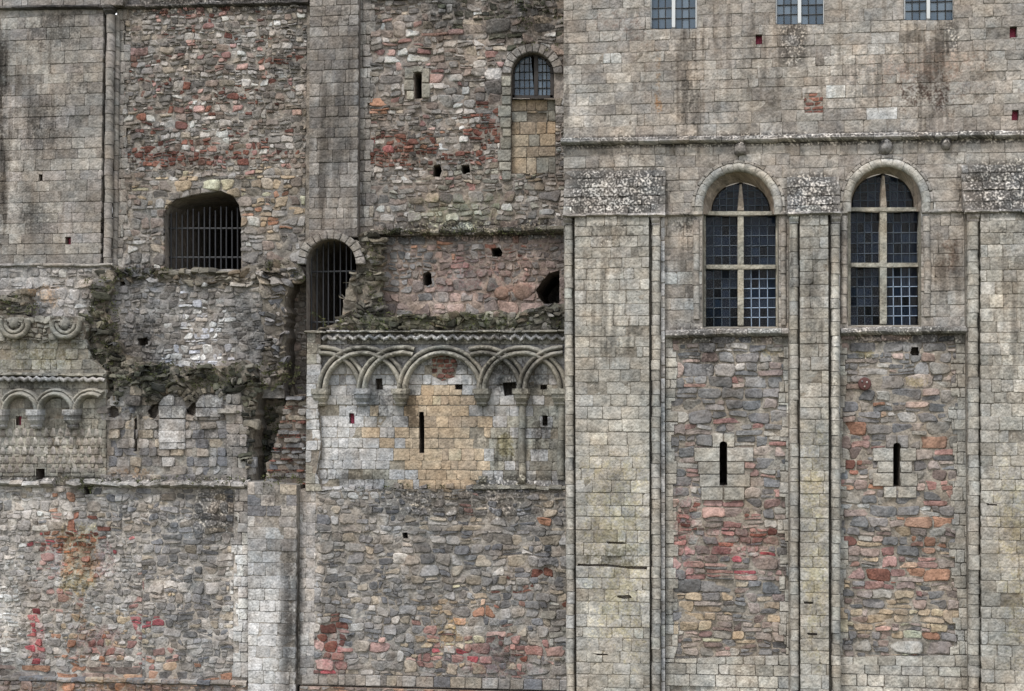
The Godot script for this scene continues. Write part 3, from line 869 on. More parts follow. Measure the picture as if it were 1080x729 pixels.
# ------------------------------------------------------------------ weathering: lichen, stains, limewash, as they lie on the walls
# [kind, wall plane, x0, y0, x1, y1, strength] in px on that plane
var stains := [
	["lichen", ZB, 592, 174, 704, 230, 0.95], ["lichen", ZB, 828, 180, 886, 230, 0.95], ["lichen", ZB, 1012, 166, 1150, 228, 0.95],
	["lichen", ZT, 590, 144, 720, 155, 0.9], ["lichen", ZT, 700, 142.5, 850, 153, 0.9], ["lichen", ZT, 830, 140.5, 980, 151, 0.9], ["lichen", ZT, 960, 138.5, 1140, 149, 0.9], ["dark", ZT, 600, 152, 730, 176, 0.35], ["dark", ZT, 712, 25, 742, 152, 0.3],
	["dark", ZT, 925, 78, 1025, 124, 0.35], ["umber", ZT, 930, 85, 1020, 120, 0.25], ["lichen", ZT, 820, 22, 852, 70, 0.75], ["white", ZT, 596, 98, 626, 140, 0.6], ["white", ZT, 692, 30, 716, 66, 0.5],
	["rust", ZT, 688, 30, 699, 145, 0.3], ["rust", ZT, 690, 98, 700, 125, 0.4], ["white", ZT, 826, 25, 840, 80, 0.5], ["lichen", ZT, 995, 20, 1012, 60, 0.6], ["dark", ZT, 592, 0, 602, 150, 0.5], ["white", ZT, 780, 40, 1080, 90, 0.28],
	["umber", ZT, 880, 40, 1080, 135, 0.3], ["white", ZT, 840, 60, 950, 130, 0.28], ["umber", ZT, 595, 0, 700, 60, 0.25],
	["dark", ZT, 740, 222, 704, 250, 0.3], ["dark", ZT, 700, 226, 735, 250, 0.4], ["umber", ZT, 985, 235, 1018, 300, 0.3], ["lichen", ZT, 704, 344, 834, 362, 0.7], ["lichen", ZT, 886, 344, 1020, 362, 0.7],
	["white", ZT, 755, 350, 832, 392, 0.6], ["white", ZT, 895, 352, 1010, 385, 0.5], ["dark", ZT, 720, 352, 770, 400, 0.4], ["yellow", ZT, 795, 365, 830, 378, 0.6], ["yellow", ZT, 900, 368, 925, 378, 0.6], ["yellow", ZT, 950, 395, 985, 410, 0.5],
	["pink", ZT, 722, 545, 835, 600, 0.5], ["pink", ZT, 705, 480, 740, 640, 0.35], ["white", ZT, 890, 560, 1000, 640, 0.22], ["white", ZT, 700, 688, 840, 760, 0.3], ["white", ZT, 884, 690, 1020, 760, 0.3],
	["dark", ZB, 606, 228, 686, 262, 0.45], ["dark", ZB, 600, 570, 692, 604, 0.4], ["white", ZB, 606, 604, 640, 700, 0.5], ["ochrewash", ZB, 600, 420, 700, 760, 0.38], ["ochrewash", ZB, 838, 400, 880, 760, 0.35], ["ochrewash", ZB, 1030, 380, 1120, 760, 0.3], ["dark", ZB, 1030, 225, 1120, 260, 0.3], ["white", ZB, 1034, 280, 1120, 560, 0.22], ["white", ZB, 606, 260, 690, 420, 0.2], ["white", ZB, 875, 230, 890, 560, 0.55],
	["dark", ZT, 832, 226, 842, 330, 0.4],
	["streak", ZT, 706, 10, 748, 190, 0.6], ["streak", ZT, 955, 0, 1015, 180, 0.5], ["streak", ZT, 596, -20, 1140, 150, 0.2], ["streak", ZB, 600, 226, 690, 420, 0.3], ["streak", ZB, 838, 226, 880, 420, 0.3], ["streak", ZB, 1030, 222, 1130, 420, 0.3], ["streak", ZT, 700, 226, 742, 345, 0.3], ["streak", ZT, 975, 226, 1020, 345, 0.35],
	["streak", ZKB, -60, 0, 112, 300, 0.25], ["streak", ZKB, -60, -20, 24, 300, 0.6], ["streak", ZKB, 318, 20, 388, 290, 0.45], ["streak", ZP, 280, 510, 318, 800, 0.5], ["streak", ZAR, 500, 420, 595, 512, 0.35], ["streak", ZC, -20, 420, 262, 505, 0.25],
	# the old keep
	["fleck", ZKB, 35, 10, 112, 120, 0.9], ["fleck", ZKB, 0, 60, 60, 280, 0.5], ["fleck", ZT, 780, 20, 1080, 140, 0.35], ["fleck", ZT, 700, 350, 1020, 400, 0.7], ["fleck", ZK, 128, 10, 330, 120, 0.45], ["fleck", ZK, 480, 20, 595, 110, 0.5], ["fleck", ZLL, -20, 515, 250, 600, 0.6], ["fleck", ZL, 400, 515, 595, 580, 0.6], ["fleck", ZB, 596, 228, 700, 420, 0.4], ["fleck", ZAR, 540, 425, 595, 510, 0.7], ["white", ZKB, 0, 60, 30, 280, 0.4], ["dark", ZKB, -40, 0, 14, 280, 0.72], ["dark", ZKB, 10, 205, 75, 255, 0.6], ["dark", ZKB, 0, 0, 110, 60, 0.4], ["dark", ZKB, 60, 60, 105, 110, 0.4], ["dark", ZKB, 0, 60, 112, 280, 0.26], ["white", ZKB, 20, 120, 100, 280, 0.28],
	["dark", ZKB, 330, 0, 378, 40, 0.35], ["white", ZKB, 328, 100, 338, 240, 0.35], ["lichen", ZK, 128, 0, 330, 10, 0.7], ["dark", ZK, 490, -20, 600, 62, 0.6], ["dark", ZK, 430, -10, 520, 50, 0.4],
	["umber", ZK, 150, 140, 240, 185, 0.4], ["dark", ZK, 385, 140, 470, 190, 0.35], ["dark", ZK, 480, 105, 530, 185, 0.4], ["white", ZK, 480, 30, 580, 110, 0.2], ["white", ZK, 280, 10, 325, 60, 0.3], ["white", ZK, 130, 40, 325, 160, 0.2],
	["lichen", ZK, 395, 234, 592, 252, 0.7], ["green", ZK, 400, 200, 592, 250, 0.45], ["dark", ZK, 120, 255, 175, 300, 0.45], ["pink", ZK, 420, 255, 590, 330, 0.3], ["white", ZK, 415, 300, 520, 335, 0.4],
	["white", ZM, 185, 305, 245, 388, 0.45], ["white", ZM, 190, 362, 240, 388, 0.6], ["dark", ZM, 110, 275, 185, 300, 0.6], ["dark", ZM, 105, 330, 175, 392, 0.5], ["white", ZM, 250, 280, 300, 360, 0.35], ["dark", ZM, 230, 290, 300, 390, 0.35], ["white", ZM, 0, 275, 112, 335, 0.35], ["rust", ZM, 30, 295, 70, 330, 0.4],
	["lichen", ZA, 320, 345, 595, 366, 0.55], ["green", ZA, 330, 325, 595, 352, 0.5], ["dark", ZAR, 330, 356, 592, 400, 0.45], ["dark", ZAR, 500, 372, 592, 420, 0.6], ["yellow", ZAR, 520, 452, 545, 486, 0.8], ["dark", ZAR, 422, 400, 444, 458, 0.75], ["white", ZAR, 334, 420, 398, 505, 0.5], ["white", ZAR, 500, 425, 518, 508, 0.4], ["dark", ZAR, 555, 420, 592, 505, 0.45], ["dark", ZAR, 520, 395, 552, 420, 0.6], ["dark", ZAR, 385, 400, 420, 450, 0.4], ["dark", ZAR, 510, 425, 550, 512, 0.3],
	["dark", ZAR, 330, 495, 420, 515, 0.5], ["lichen", ZA, 495, 500, 595, 520, 0.6], ["white", ZA, 322, 360, 340, 500, 0.4], ["dark", ZA, 322, 380, 340, 420, 0.4],
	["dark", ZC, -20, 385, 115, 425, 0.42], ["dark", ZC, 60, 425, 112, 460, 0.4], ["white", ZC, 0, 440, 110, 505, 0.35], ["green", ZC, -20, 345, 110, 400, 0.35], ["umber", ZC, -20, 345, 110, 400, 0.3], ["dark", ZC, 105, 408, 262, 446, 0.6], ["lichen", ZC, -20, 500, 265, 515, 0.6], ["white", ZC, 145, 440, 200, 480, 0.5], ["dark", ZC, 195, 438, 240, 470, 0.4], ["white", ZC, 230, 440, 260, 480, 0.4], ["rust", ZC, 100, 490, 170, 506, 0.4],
	["white", ZLL, -20, 512, 95, 565, 0.6], ["white", ZLL, 95, 520, 240, 560, 0.35], ["lichen", ZLL, 200, 515, 250, 570, 0.6], ["white", ZLL, 236, 560, 264, 700, 0.7], ["white", ZP, 252, 565, 308, 800, 0.75], ["dark", ZP, 290, 560, 318, 760, 0.6], ["dark", ZP, 262, 505, 316, 556, 0.35], ["pink", ZLL, 28, 648, 50, 705, 0.8], ["pink", ZLL, 40, 560, 130, 620, 0.5], ["pink", ZLL, 60, 650, 150, 705, 0.4], ["yellow", ZLL, 56, 540, 110, 640, 0.7], ["rust", ZLL, 56, 540, 110, 690, 0.15], ["umber", ZLL, 50, 550, 100, 590, 0.4], ["white", ZLL, -20, 600, 16, 690, 0.6], ["white", ZLL, 110, 580, 240, 660, 0.25], ["rust", ZLL, -20, 700, 260, 760, 0.3],
	["white", ZL, 318, 520, 342, 715, 0.62], ["white", ZL, 345, 530, 470, 600, 0.25], ["lichen", ZL, 400, 512, 595, 550, 0.5], ["white", ZL, 480, 515, 540, 560, 0.4], ["pink", ZL, 335, 650, 370, 725, 0.45], ["pink", ZL, 430, 670, 600, 725, 0.3], ["rust", ZL, 430, 640, 500, 700, 0.3], ["yellow", ZL, 440, 640, 500, 680, 0.35], ["dark", ZL, 560, 540, 595, 620, 0.35], ["dark", ZL, 470, 515, 520, 560, 0.4],
]
func noise_bytes(seed_: int, freq: float, oct_: int) -> PackedByteArray:
	var f := FastNoiseLite.new()
	f.seed = seed_; f.frequency = freq; f.fractal_octaves = oct_; f.noise_type = FastNoiseLite.TYPE_SIMPLEX_SMOOTH
	var im := f.get_image(MAP_W, MAP_H, false, false, true)
	im.convert(Image.FORMAT_L8)
	return im.get_data()
func weather_map() -> void:
	var nf := noise_bytes(11, 0.21, 2)
	var nm := noise_bytes(23, 0.055, 3)
	var nc := noise_bytes(37, 0.009, 4)
	var total := MAP_W * MAP_H
	var d := PackedByteArray()
	d.resize(total * 3)
	var hgt := PackedByteArray()
	hgt.resize(total)
	var k := 0
	for i in total:
		var a := nf[i]; var b := nm[i]; var c := nc[i]
		var v: int = 172 + ((a - 128) * 16 + (b - 128) * 22 + (c - 128) * 26) / 128
		if a + b > 360: v -= 18
		elif a + b < 130: v += 10
		var w: int = (nc[total - 1 - i] - 128) * 6 / 128
		d[k] = clampi(v + w, 0, 255); d[k + 1] = clampi(v, 0, 255); d[k + 2] = clampi(v - w, 0, 255)
		k += 3
		hgt[i] = clampi(128 + ((128 - a) * 70 + (128 - b) * 50) / 128, 0, 255)
	for s in stains:
		var kind: String = s[0]
		var p := W(s[2], s[3], s[1]); var q := W(s[4], s[5], s[1])
		var tx0 := (p.x - X0) / (X1 - X0) * MAP_W; var tx1 := (q.x - X0) / (X1 - X0) * MAP_W
		var ty0 := (Y1 - p.y) / (Y1 - Y0) * MAP_H; var ty1 := (Y1 - q.y) / (Y1 - Y0) * MAP_H
		var cx := (tx0 + tx1) * 0.5; var cy := (ty0 + ty1) * 0.5
		var rx := absf(tx1 - tx0) * 0.5; var ry := absf(ty1 - ty0) * 0.5
		var st: float = s[6]
		for y in range(maxi(0, int(cy - ry)), mini(MAP_H, int(cy + ry) + 1)):
			var ey := (y - cy) / ry
			for x in range(maxi(0, int(cx - rx)), mini(MAP_W, int(cx + rx) + 1)):
				var ex := (x - cx) / rx
				var i := y * MAP_W + x
				var e := maxf(absf(ex), absf(ey))
				var m := (1.0 - e * e * e) * 0.6 + (1.0 - 0.5 * (ex * ex + ey * ey)) * 0.4
				var j := (i + 90211) % total
				var g := (nf[j] * 0.36 + nm[j] * 0.4 + nc[j] * 0.24) / 255.0
				if kind == "streak":
					var js := ((y / 14) * MAP_W + x + 40013) % total
					g = (nm[js] * 0.5 + nf[js] * 0.14 + nf[j] * 0.12 + nc[j] * 0.24) / 255.0
				var cov := clampf((g - 1.0 + m * (0.44 + 0.4 * st) + 0.08 * st) * 5.0, 0.0, 1.0)
				if kind == "lichen" or kind == "fleck": cov = 1.0 if m > 0.05 else 0.0
				elif cov <= 0.0: continue
				var o := i * 3
				var r := float(d[o]); var gg := float(d[o + 1]); var b := float(d[o + 2])
				match kind:
					"lichen":
						var h := (nf[j] * 0.58 + nm[j] * 0.3 + nc[j] * 0.12) / 255.0
						var lim := 0.69 - 0.14 * st * m
						if h > lim:
							var t := clampf((h - lim) * 16.0, 0, 1) * 0.95
							r = lerpf(r, 232.0, t); gg = lerpf(gg, 231.0, t); b = lerpf(b, 228.0, t)
						elif h < lim - 0.02:
							var t := clampf((lim - 0.02 - h) * 10.0, 0, 1) * st * clampf(m * 1.6, 0, 1)
							var f := 1.0 - 0.46 * t
							r *= f; gg *= f; b *= f
					"fleck":
						var h := (nf[j] * 0.42 + nm[j] * 0.38 + nc[j] * 0.2) / 255.0
						var lim := 0.80 - 0.17 * st * m
						if h > lim:
							var t := clampf((h - lim) * 16.0, 0, 1) * 0.85
							r = lerpf(r, 246.0, t); gg = lerpf(gg, 245.0, t); b = lerpf(b, 242.0, t)
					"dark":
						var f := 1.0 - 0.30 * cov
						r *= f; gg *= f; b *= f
					"streak":
						var f := 1.0 - 0.24 * cov
						r *= f; gg *= f * 0.99; b *= f * 0.98
					"white":
						var t := cov * 0.7
						r = lerpf(r, 226.0, t); gg = lerpf(gg, 226.0, t); b = lerpf(b, 226.0, t)
					"green":
						r *= 1.0 - 0.08 * cov; gg *= 1.0 - 0.05 * cov; b *= 1.0 - 0.11 * cov
					"yellow":
						r *= 1.0 - 0.03 * cov; gg *= 1.0 - 0.05 * cov; b *= 1.0 - 0.16 * cov
					"rust":
						r *= 1.0; gg *= 1.0 - 0.09 * cov; b *= 1.0 - 0.18 * cov
					"pink":
						r *= 1.0; gg *= 1.0 - 0.09 * cov; b *= 1.0 - 0.08 * cov
					"umber":
						r *= 1.0 - 0.12 * cov; gg *= 1.0 - 0.17 * cov; b *= 1.0 - 0.19 * cov
					"ochrewash":
						r *= 1.0; gg *= 1.0 - 0.015 * cov; b *= 1.0 - 0.10 * cov
				d[o] = clampi(int(r), 0, 255); d[o + 1] = clampi(int(gg), 0, 255); d[o + 2] = clampi(int(b), 0, 255)
	var im := Image.create_from_data(MAP_W, MAP_H, false, Image.FORMAT_RGB8, d)
	var hm := Image.create_from_data(MAP_W, MAP_H, false, Image.FORMAT_L8, hgt)
	var m := StandardMaterial3D.new()
	m.albedo_texture = ImageTexture.create_from_image(im)
	m.vertex_color_use_as_albedo = true
	m.roughness = 0.95
	m.metallic_specular = 0.25
	m.heightmap_enabled = true
	m.heightmap_texture = ImageTexture.create_from_image(hm)
	m.heightmap_scale = 2.6
	m.detail_enabled = true
	m.detail_albedo = grain_map()
	m.detail_blend_mode = BaseMaterial3D.BLEND_MODE_MUL
	m.detail_uv_layer = BaseMaterial3D.DETAIL_UV_2
	m.resource_name = "weathered_stone"
	M.stone = m
func grain_map() -> ImageTexture:      # pits, tooling and blotches of the stone itself, the share of each changing from place to place
	var S := 1024
	var a := FastNoiseLite.new(); a.seed = 3; a.frequency = 0.11; a.fractal_octaves = 2
	var b := FastNoiseLite.new(); b.seed = 4; b.frequency = 0.03; b.fractal_octaves = 3
	var c := FastNoiseLite.new(); c.seed = 6; c.frequency = 0.008; c.fractal_octaves = 2
	var da := a.get_seamless_image(S, S).get_data(); var db := b.get_seamless_image(S, S).get_data(); var dc := c.get_seamless_image(S, S).get_data()
	var d := PackedByteArray()
	d.resize(S * S * 3)
	for y in S:
		for x in S:
			var i := y * S + x
			var kind := dc[i]
			var v := 236
			v += (db[i] - 128) * 30 / 128
			if kind < 112:                      # pitted
				if da[i] > 158: v -= mini((da[i] - 158), 60)
			elif kind < 140:                    # blotched
				v += (db[i] - 128) * 34 / 128
				if da[i] > 190: v -= 26
			else:                               # diagonal tooling
				v += int(9.0 * sin((x + y * 0.6) * 0.75 + db[i] * 0.04)) + (da[i] - 128) * 12 / 128
			var w := (dc[(i + 300000) % (S * S)] - 128) * 5 / 128
			d[i * 3] = clampi(v + w, 0, 255); d[i * 3 + 1] = clampi(v, 0, 255); d[i * 3 + 2] = clampi(v - w, 0, 255)
	return ImageTexture.create_from_image(Image.create_from_data(S, S, false, Image.FORMAT_RGB8, d))
func plain(called: String, c: Color, rough: float, metal := 0.0) -> StandardMaterial3D:
	var m := StandardMaterial3D.new()
	m.resource_name = called
	m.albedo_color = c; m.roughness = rough; m.metallic = metal
	return m

# ------------------------------------------------------------------ the scene
func _ready() -> void:
	rng.seed = 4711
	warp.seed = 5; warp.frequency = 0.03; warp.noise_type = FastNoiseLite.TYPE_SIMPLEX_SMOOTH
	field.seed = 9; field.frequency = 0.02
	var cam := Camera3D.new()
	cam.name = "camera"
	cam.transform = Transform3D(cam_basis, cam_pos)
	cam.fov = rad_to_deg(2.0 * atan(CY / F))
	cam.far = 4000.0
	add_child(cam)
	cam.current = true
	var sky_mat := ProceduralSkyMaterial.new()
	sky_mat.sky_top_color = Color(0.90, 0.91, 0.93); sky_mat.sky_horizon_color = Color(0.92, 0.92, 0.92); sky_mat.sky_curve = 0.2
	sky_mat.ground_horizon_color = Color(0.5, 0.5, 0.47); sky_mat.ground_bottom_color = Color(0.3, 0.3, 0.27)
	sky_mat.sun_angle_max = 0.0
	var sky := Sky.new()
	sky.sky_material = sky_mat
	var env := Environment.new()
	env.background_mode = Environment.BG_SKY
	env.sky = sky
	env.tonemap_mode = Environment.TONE_MAPPER_LINEAR
	env.tonemap_exposure = 2.14
	env.sdfgi_enabled = true; env.ssao_enabled = true; env.ssil_enabled = true
	var we := WorldEnvironment.new()
	we.name = "world_environment"
	we.environment = env
	add_child(we)
	var sun := DirectionalLight3D.new()
	sun.name = "sun"
	sun.light_energy = 0.5
	sun.light_angular_distance = 10.0
	sun.light_color = Color(1.0, 0.98, 0.95)
	sun.shadow_enabled = true
	sun.rotation_degrees = Vector3(-58, -24, 0)
	add_child(sun)

	var a := W(-90, -80, ZB); var b := W(1170, 830, ZK)
	var a2 := W(-90, -80, ZK); var b2 := W(1170, 830, ZK)
	X0 = minf(a.x, a2.x); X1 = maxf(W(1170, 300, ZK).x, W(1170, 300, ZB).x)
	Y1 = maxf(a.y, a2.y); Y0 = minf(b.y, b2.y)
	weather_map()
	M.iron = plain("black_iron", Color(0.16, 0.165, 0.18), 0.55, 0.3)
	M.lead = plain("lead", Color(0.08, 0.085, 0.09), 0.6)
	M.grey_lead = plain("grey_lead", Color(0.22, 0.26, 0.30), 0.55)
	M.pale_lead = plain("weathered_lead", Color(0.52, 0.58, 0.66), 0.5)
	M.wood = plain("dark_wood", Color(0.14, 0.12, 0.11), 0.7)
	M.white_paint = plain("white_paint", Color(0.72, 0.73, 0.74), 0.55)
	M.plate = plain("rusty_plate", Color(0.30, 0.19, 0.18), 0.85)
	var g := plain("window_glass", Color(0.10, 0.16, 0.24, 0.55), 0.05)
	g.metallic_specular = 0.25
	g.transparency = BaseMaterial3D.TRANSPARENCY_ALPHA
	var g2 := plain("dusty_glass", Color(0.31, 0.38, 0.45, 0.7), 0.07)
	g2.metallic_specular = 0.4
	g2.transparency = BaseMaterial3D.TRANSPARENCY_ALPHA
	M.dusty = [g2]
	M.glass = []
	for k in [[0.07, 0.11, 0.17, 0.5], [0.09, 0.14, 0.21, 0.55], [0.05, 0.07, 0.10, 0.5], [0.13, 0.18, 0.25, 0.55]]:
		var gk: StandardMaterial3D = g.duplicate()
		gk.albedo_color = Color(k[0], k[1], k[2], k[3])
		M.glass.append(gk)
	for k in [[0.26, 0.33, 0.40, 0.7], [0.38, 0.44, 0.50, 0.75]]:
		var gk: StandardMaterial3D = g2.duplicate()
		gk.albedo_color = Color(k[0], k[1], k[2], k[3])
		M.dusty.append(gk)
	M.dark = plain("core_stone", Color(0.52, 0.5, 0.47), 0.9)
	M.grass = grass_material()

	ground()
	tower()
	keep_upper()
	keep_middle()
	arcades()
	keep_lower()
	moss()
	print("stones: ", stone_count)

func grass_material() -> StandardMaterial3D:
	var m := plain("grass", Color(0.36, 0.36, 0.27), 1.0)
	return m
func ground() -> void:
	var o := MeshInstance3D.new()
	o.name = "ground"
	var p := PlaneMesh.new()
	p.size = Vector2(900, 900); p.subdivide_width = 8; p.subdivide_depth = 8
	o.mesh = p
	o.material_override = M.grass
	o.set_meta("kind", "structure"); o.set_meta("label", "mown grass at the foot of the castle walls"); o.set_meta("category", "ground")
	add_child(o)
	# the body of the building behind the faces
	var c := MeshInstance3D.new()
	c.name = "keep_core_wall"
	var q := W(1135, 300, ZK)
	var l := W(-56, 300, ZK)
	var bm := BoxMesh.new()
	bm.size = Vector3(q.x - l.x, 16.5, 3.0)
	c.mesh = bm
	c.position = Vector3((q.x + l.x) / 2, 8.24, -12.0)
	c.material_override = M.dark
	c.set_meta("kind", "structure"); c.set_meta("label", "thick core of the castle behind its stone faces"); c.set_meta("category", "wall")
	add_child(c)

# open, eroded joints in the buttress faces, px
var CRACKS := [[[609, 594.6], [622, 595.2], [640, 594.8], [658, 597.4], [683, 598.2], [683, 600.8], [664, 600.2], [648, 598.2], [626, 597.4], [609, 597.2]], [[640, 571.4], [656, 571.8], [663, 573.2], [655, 574.2], [641, 573.6]], [[650, 628], [664, 627.4], [667, 631], [658, 632], [651, 630.6]], [[624, 688.6], [640, 689.4], [643, 691.4], [630, 691.2]], [[850, 667], [862, 667.6], [862, 670.4], [852, 670]], [[847, 634.4], [858, 635], [857, 637.2], [848, 636.8]], [[1040, 531], [1052, 531.4], [1052, 533.4], [1041, 533.2]]]
var INNER := rgb(122, 115, 106)     # bare stone inside openings
var ASH := {"ch": [0.19, 0.28], "cw": [0.26, 0.62], "gap": 0.0125, "prot": [0.006, 0.022], "bev": 0.011, "pal": "tower", "rough": 0.05, "worn": 0.03, "chip": 0.014}
func opt(base: Dictionary, more: Dictionary) -> Dictionary:
	var d := base.duplicate()
	d.merge(more, true)
	return d
var RUB := {"h": [0.14, 0.27], "asp": [0.75, 1.9], "gap": 0.016, "prot": [0.006, 0.06], "bev": 0.12, "dome": 0.02, "pal": "lower", "rough": 0.4, "least": 0.0016, "split": 0.5, "amp": 0.08, "jit": 0.15, "soft": 0.23}
var WILD := {"h": [0.085, 0.185], "asp": [0.75, 2.0], "gap": 0.012, "prot": [0.006, 0.07], "bev": 0.15, "dome": 0.02, "pal": "keep", "rough": 0.6, "split": 0.42, "amp": 0.07, "jit": 0.17, "soft": 0.23, "least": 0.0016}
var RND := {"r": [0.065, 0.17], "flat": 1.6, "gap": 0.012, "prot": [0.004, 0.085], "bev": 0.2, "dome": 0.04, "pal": "keep", "rough": 0.5, "jit": 0.2, "soft": 0.17}

# ------------------------------------------------------------------ tower
func putlog(parent: Node3D, r: Array, z: float, red := true) -> void:
	reveal(parent, r, z, 0.16 if red else 0.4, INNER, "putlog_hole", 1.0, rgb(196, 84, 102) if red else null)
func tower() -> void:
	var t := thing("ashlar_wall", "upper ashlar wall of the tower with three cropped mullioned windows", "wall", "ashlar storeys of the tower")
	var wins := [rect(686, -60, 735, 30.5), rect(818, -60, 869.5, 26), rect(953, -60, 1006, 21.5)]
	var logs := [rect(797, 36.5, 804, 47), rect(1065, 28, 1073, 40), rect(1067, 116, 1075, 127)]
	var line := [[594.5, -60], [1140, -60], [1140, 139], [594.5, 146]]
	mortar(t, line, ZT, wins + logs, rgb(126, 120, 111), {"bump": 0.024, "back": 2.6})
	var list := []
	var bp := rect(848, 98, 868, 119)
	ashlar(list, line, ZT, wins + logs + [bp], ASH)
	rubble(list, bp, ZT, [], opt(RUB, {"pal": "lower_pale", "h": [0.08, 0.1], "asp": [1.8, 3.0], "split": 0.0, "amp": 0.02, "jit": 0.08, "prot": [0.0, 0.02]}))
	lay(list, "stone", "small_stones", t)
	for r in logs: putlog(t, r, ZT)
	# cropped mullioned windows
	var names := ["white mullioned window in the tower above the rust-dotted streak", "white mullioned window in the tower between the two other mullioned windows", "white mullioned window in the tower above the dark blotch of stain"]
	var mull := [710.5, 843, 978.5]
	for k in 3:
		var r: Array = wins[k]
		var w := thing("mullioned_window", names[k], "window", "mullioned windows high in the tower")
		reveal(w, r, ZT, 0.9, rgb(120, 116, 108), "reveal")
		var z := ZT - 0.12
		var x0: float = r[0][0]; var x1: float = r[1][0]; var yb: float = r[2][1]
		var m: float = mull[k]
		solo(slab(m - 1.8, -58, m + 1.8, yb, z - 0.02, 0.1, Color(1, 1, 1)), "mullion", w, M.white_paint)
		solo(slab(x0, -58, x0 + 1.4, yb, z - 0.02, 0.06, Color(1, 1, 1)), "jamb", w, M.white_paint)
		solo(slab(x1 - 1.4, -58, x1, yb, z - 0.02, 0.06, Color(1, 1, 1)), "jamb", w, M.white_paint)
		light(w, rect(x0 + 1.4, -56, m - 1.8, yb - 0.5), 3, 8, z, M.dusty, M.lead)
		light(w, rect(m + 1.8, -56, x1 - 1.4, yb - 0.5), 3, 8, z, M.dusty, M.lead)
		solo(slab(x0 + 1, -56, x1 - 1, yb - 1, z - 0.4, 0.02, Color(1, 1, 1)), "blind", w, plain("grey_blind", Color(0.62, 0.64, 0.66), 0.9))
	# string course with carved heads
	t = thing("string_course", "lichen-covered string course crossing the tower above the arched windows", "string course", "string courses")
	string_course(t, "moulding_block", [592, 150.5], [1140, 141.5], ZT, 0.15, 0.17, "lichen", [0.4, 0.8], {"rough": 0.01})
	for c in [[781, 158.5, 6.0], [934, 156, 6.4], [997.5, 152.5, 5.6]]:
		lump(t, "carved_head", c[0], c[1], c[2], ZT, 0.17, "keep_ashlar")
	# window storey
	t = thing("ashlar_wall", "ashlar wall of the tower round the two tall arched windows", "wall", "ashlar storeys of the tower")
	var open1 := arch(779, 218.5, 49.5, 225, 18)
	open1.insert(0, [729.5, 225]); open1.resize(open1.size() - 2)
	open1 += [[828.5, 225], [821.5, 225], [821.5, 346], [740.5, 346], [740.5, 225]]
	var open2 := arch(935, 213.5, 50, 222, 18)
	open2.insert(0, [885, 223.5]); open2.resize(open2.size() - 2)
	open2 += [[985, 223.5], [971.5, 223.5], [971.5, 345], [894, 345], [894, 223.5]]
	list = []
	var areas := [[[594.5, 154], [702, 152.5], [702, 184], [594.5, 184]], [[700, 152.5], [834, 150.5], [834, 349], [700, 351]], [[833, 150.5], [886, 149.5], [886, 190], [833, 190]], [[884, 149.5], [1020, 147], [1020, 347], [884, 348.5]], [[1019, 147], [1140, 145], [1140, 176], [1019, 176]]]
	for ar in areas:
		mortar(t, ar, ZT - 0.002 * areas.find(ar), [open1, open2], rgb(126, 120, 111), {"back": 0.6, "bump": 0.024})
		ashlar(list, ar, ZT - 0.002 * areas.find(ar), [open1, open2], opt(ASH, {"ch": [0.22, 0.3], "gap": 0.013}))
	lay(list, "stone", "small_stones", t)
	# impost band beside the windows
	for s in [[700, 226.5, 741, 226], [821, 225.6, 834, 225.4], [884, 224.6, 894, 224.4], [972, 223.4, 1020, 222.6]]:
		string_course(t, "impost_block", [s[0], s[1]], [s[2], s[3]], ZT, 0.09, 0.08, "tower", [0.3, 0.6])
	# blind jamb shafts with a deep groove
	for s in [[734.5, 232, 734.5, 337, 4.0], [826, 231, 826.5, 343, 3.6], [889.5, 228, 890, 341, 4.0], [977.5, 228, 978, 334, 4.2]]:
		shaft(t, "jamb_shaft", s[0], s[1], s[2], s[3], ZT + 0.015, s[4] * 0.9, "tower", [0.24, 0.4])
	arched_window(779, 218.5, 223, [744.5, 777, 785, 818], 345, open1, "arched window whose hood almost touches the dark carved head, beside the broad corner buttress", [193.8, 30.0], 781.4)
	arched_window(935, 213.5, 220, [896.5, 926, 935, 967.5], 343.5, open2, "arched window standing between the narrow middle buttress and the far shafted buttress", [184.5, 31.6], 931.0)
	# sills
	for s in [[702, 352.5, 834, 350.5, "lichened sill string under the arched window by the broad corner buttress"], [886, 350, 1019, 348, "lichened sill string under the arched window beyond the narrow middle buttress"]]:
		var q := thing("sill_string", s[4], "string course", "string courses")
		string_course(q, "moulding_block", [s[0], s[1]], [s[2], s[3]], ZT, 0.16, 0.16, "lichen", [0.35, 0.7])
	# buttresses
	buttress("broad corner buttress of pale ashlar with lichened sloping cap and corner shafts", 594.5, 701, 606, 684.5, 177, 226, 598.5, 602.5, [599.6, 602.6], [691.6, 692.2], 4.6, true)
	buttress("narrow buttress of pale ashlar standing between the two arched windows", 831.5, 886, 843.8, 873.6, 184, 224.5, 832, 833, [837.3, 838.1], [880.8, 882.0], 4.6, true)
	buttress("pale ashlar buttress with one corner shaft and blackened cap beside the small red putlog hole", 1018, 1140, 1034.5, 1140, 171, 222, 1019, 1020, [1026, 1028.0], [], 5.6, false)
	# bays of mixed rubble
	bay("mixed rubble bay under the arched window by the broad corner buttress, with slit", [702, 353, 834, 353], [711, 825], [694, 690], 763, [465.5, 512.5], 4.0, [737, 457, 790, 517], [], 0)
	bay("mixed rubble bay with slit and round iron plate beyond the narrow middle buttress", [886, 351, 1020, 350], [890, 1006], [692, 690], 946, [467, 513.5], 4.0, [925, 459, 964, 516], [rect(960, 366, 970, 375)], 1)

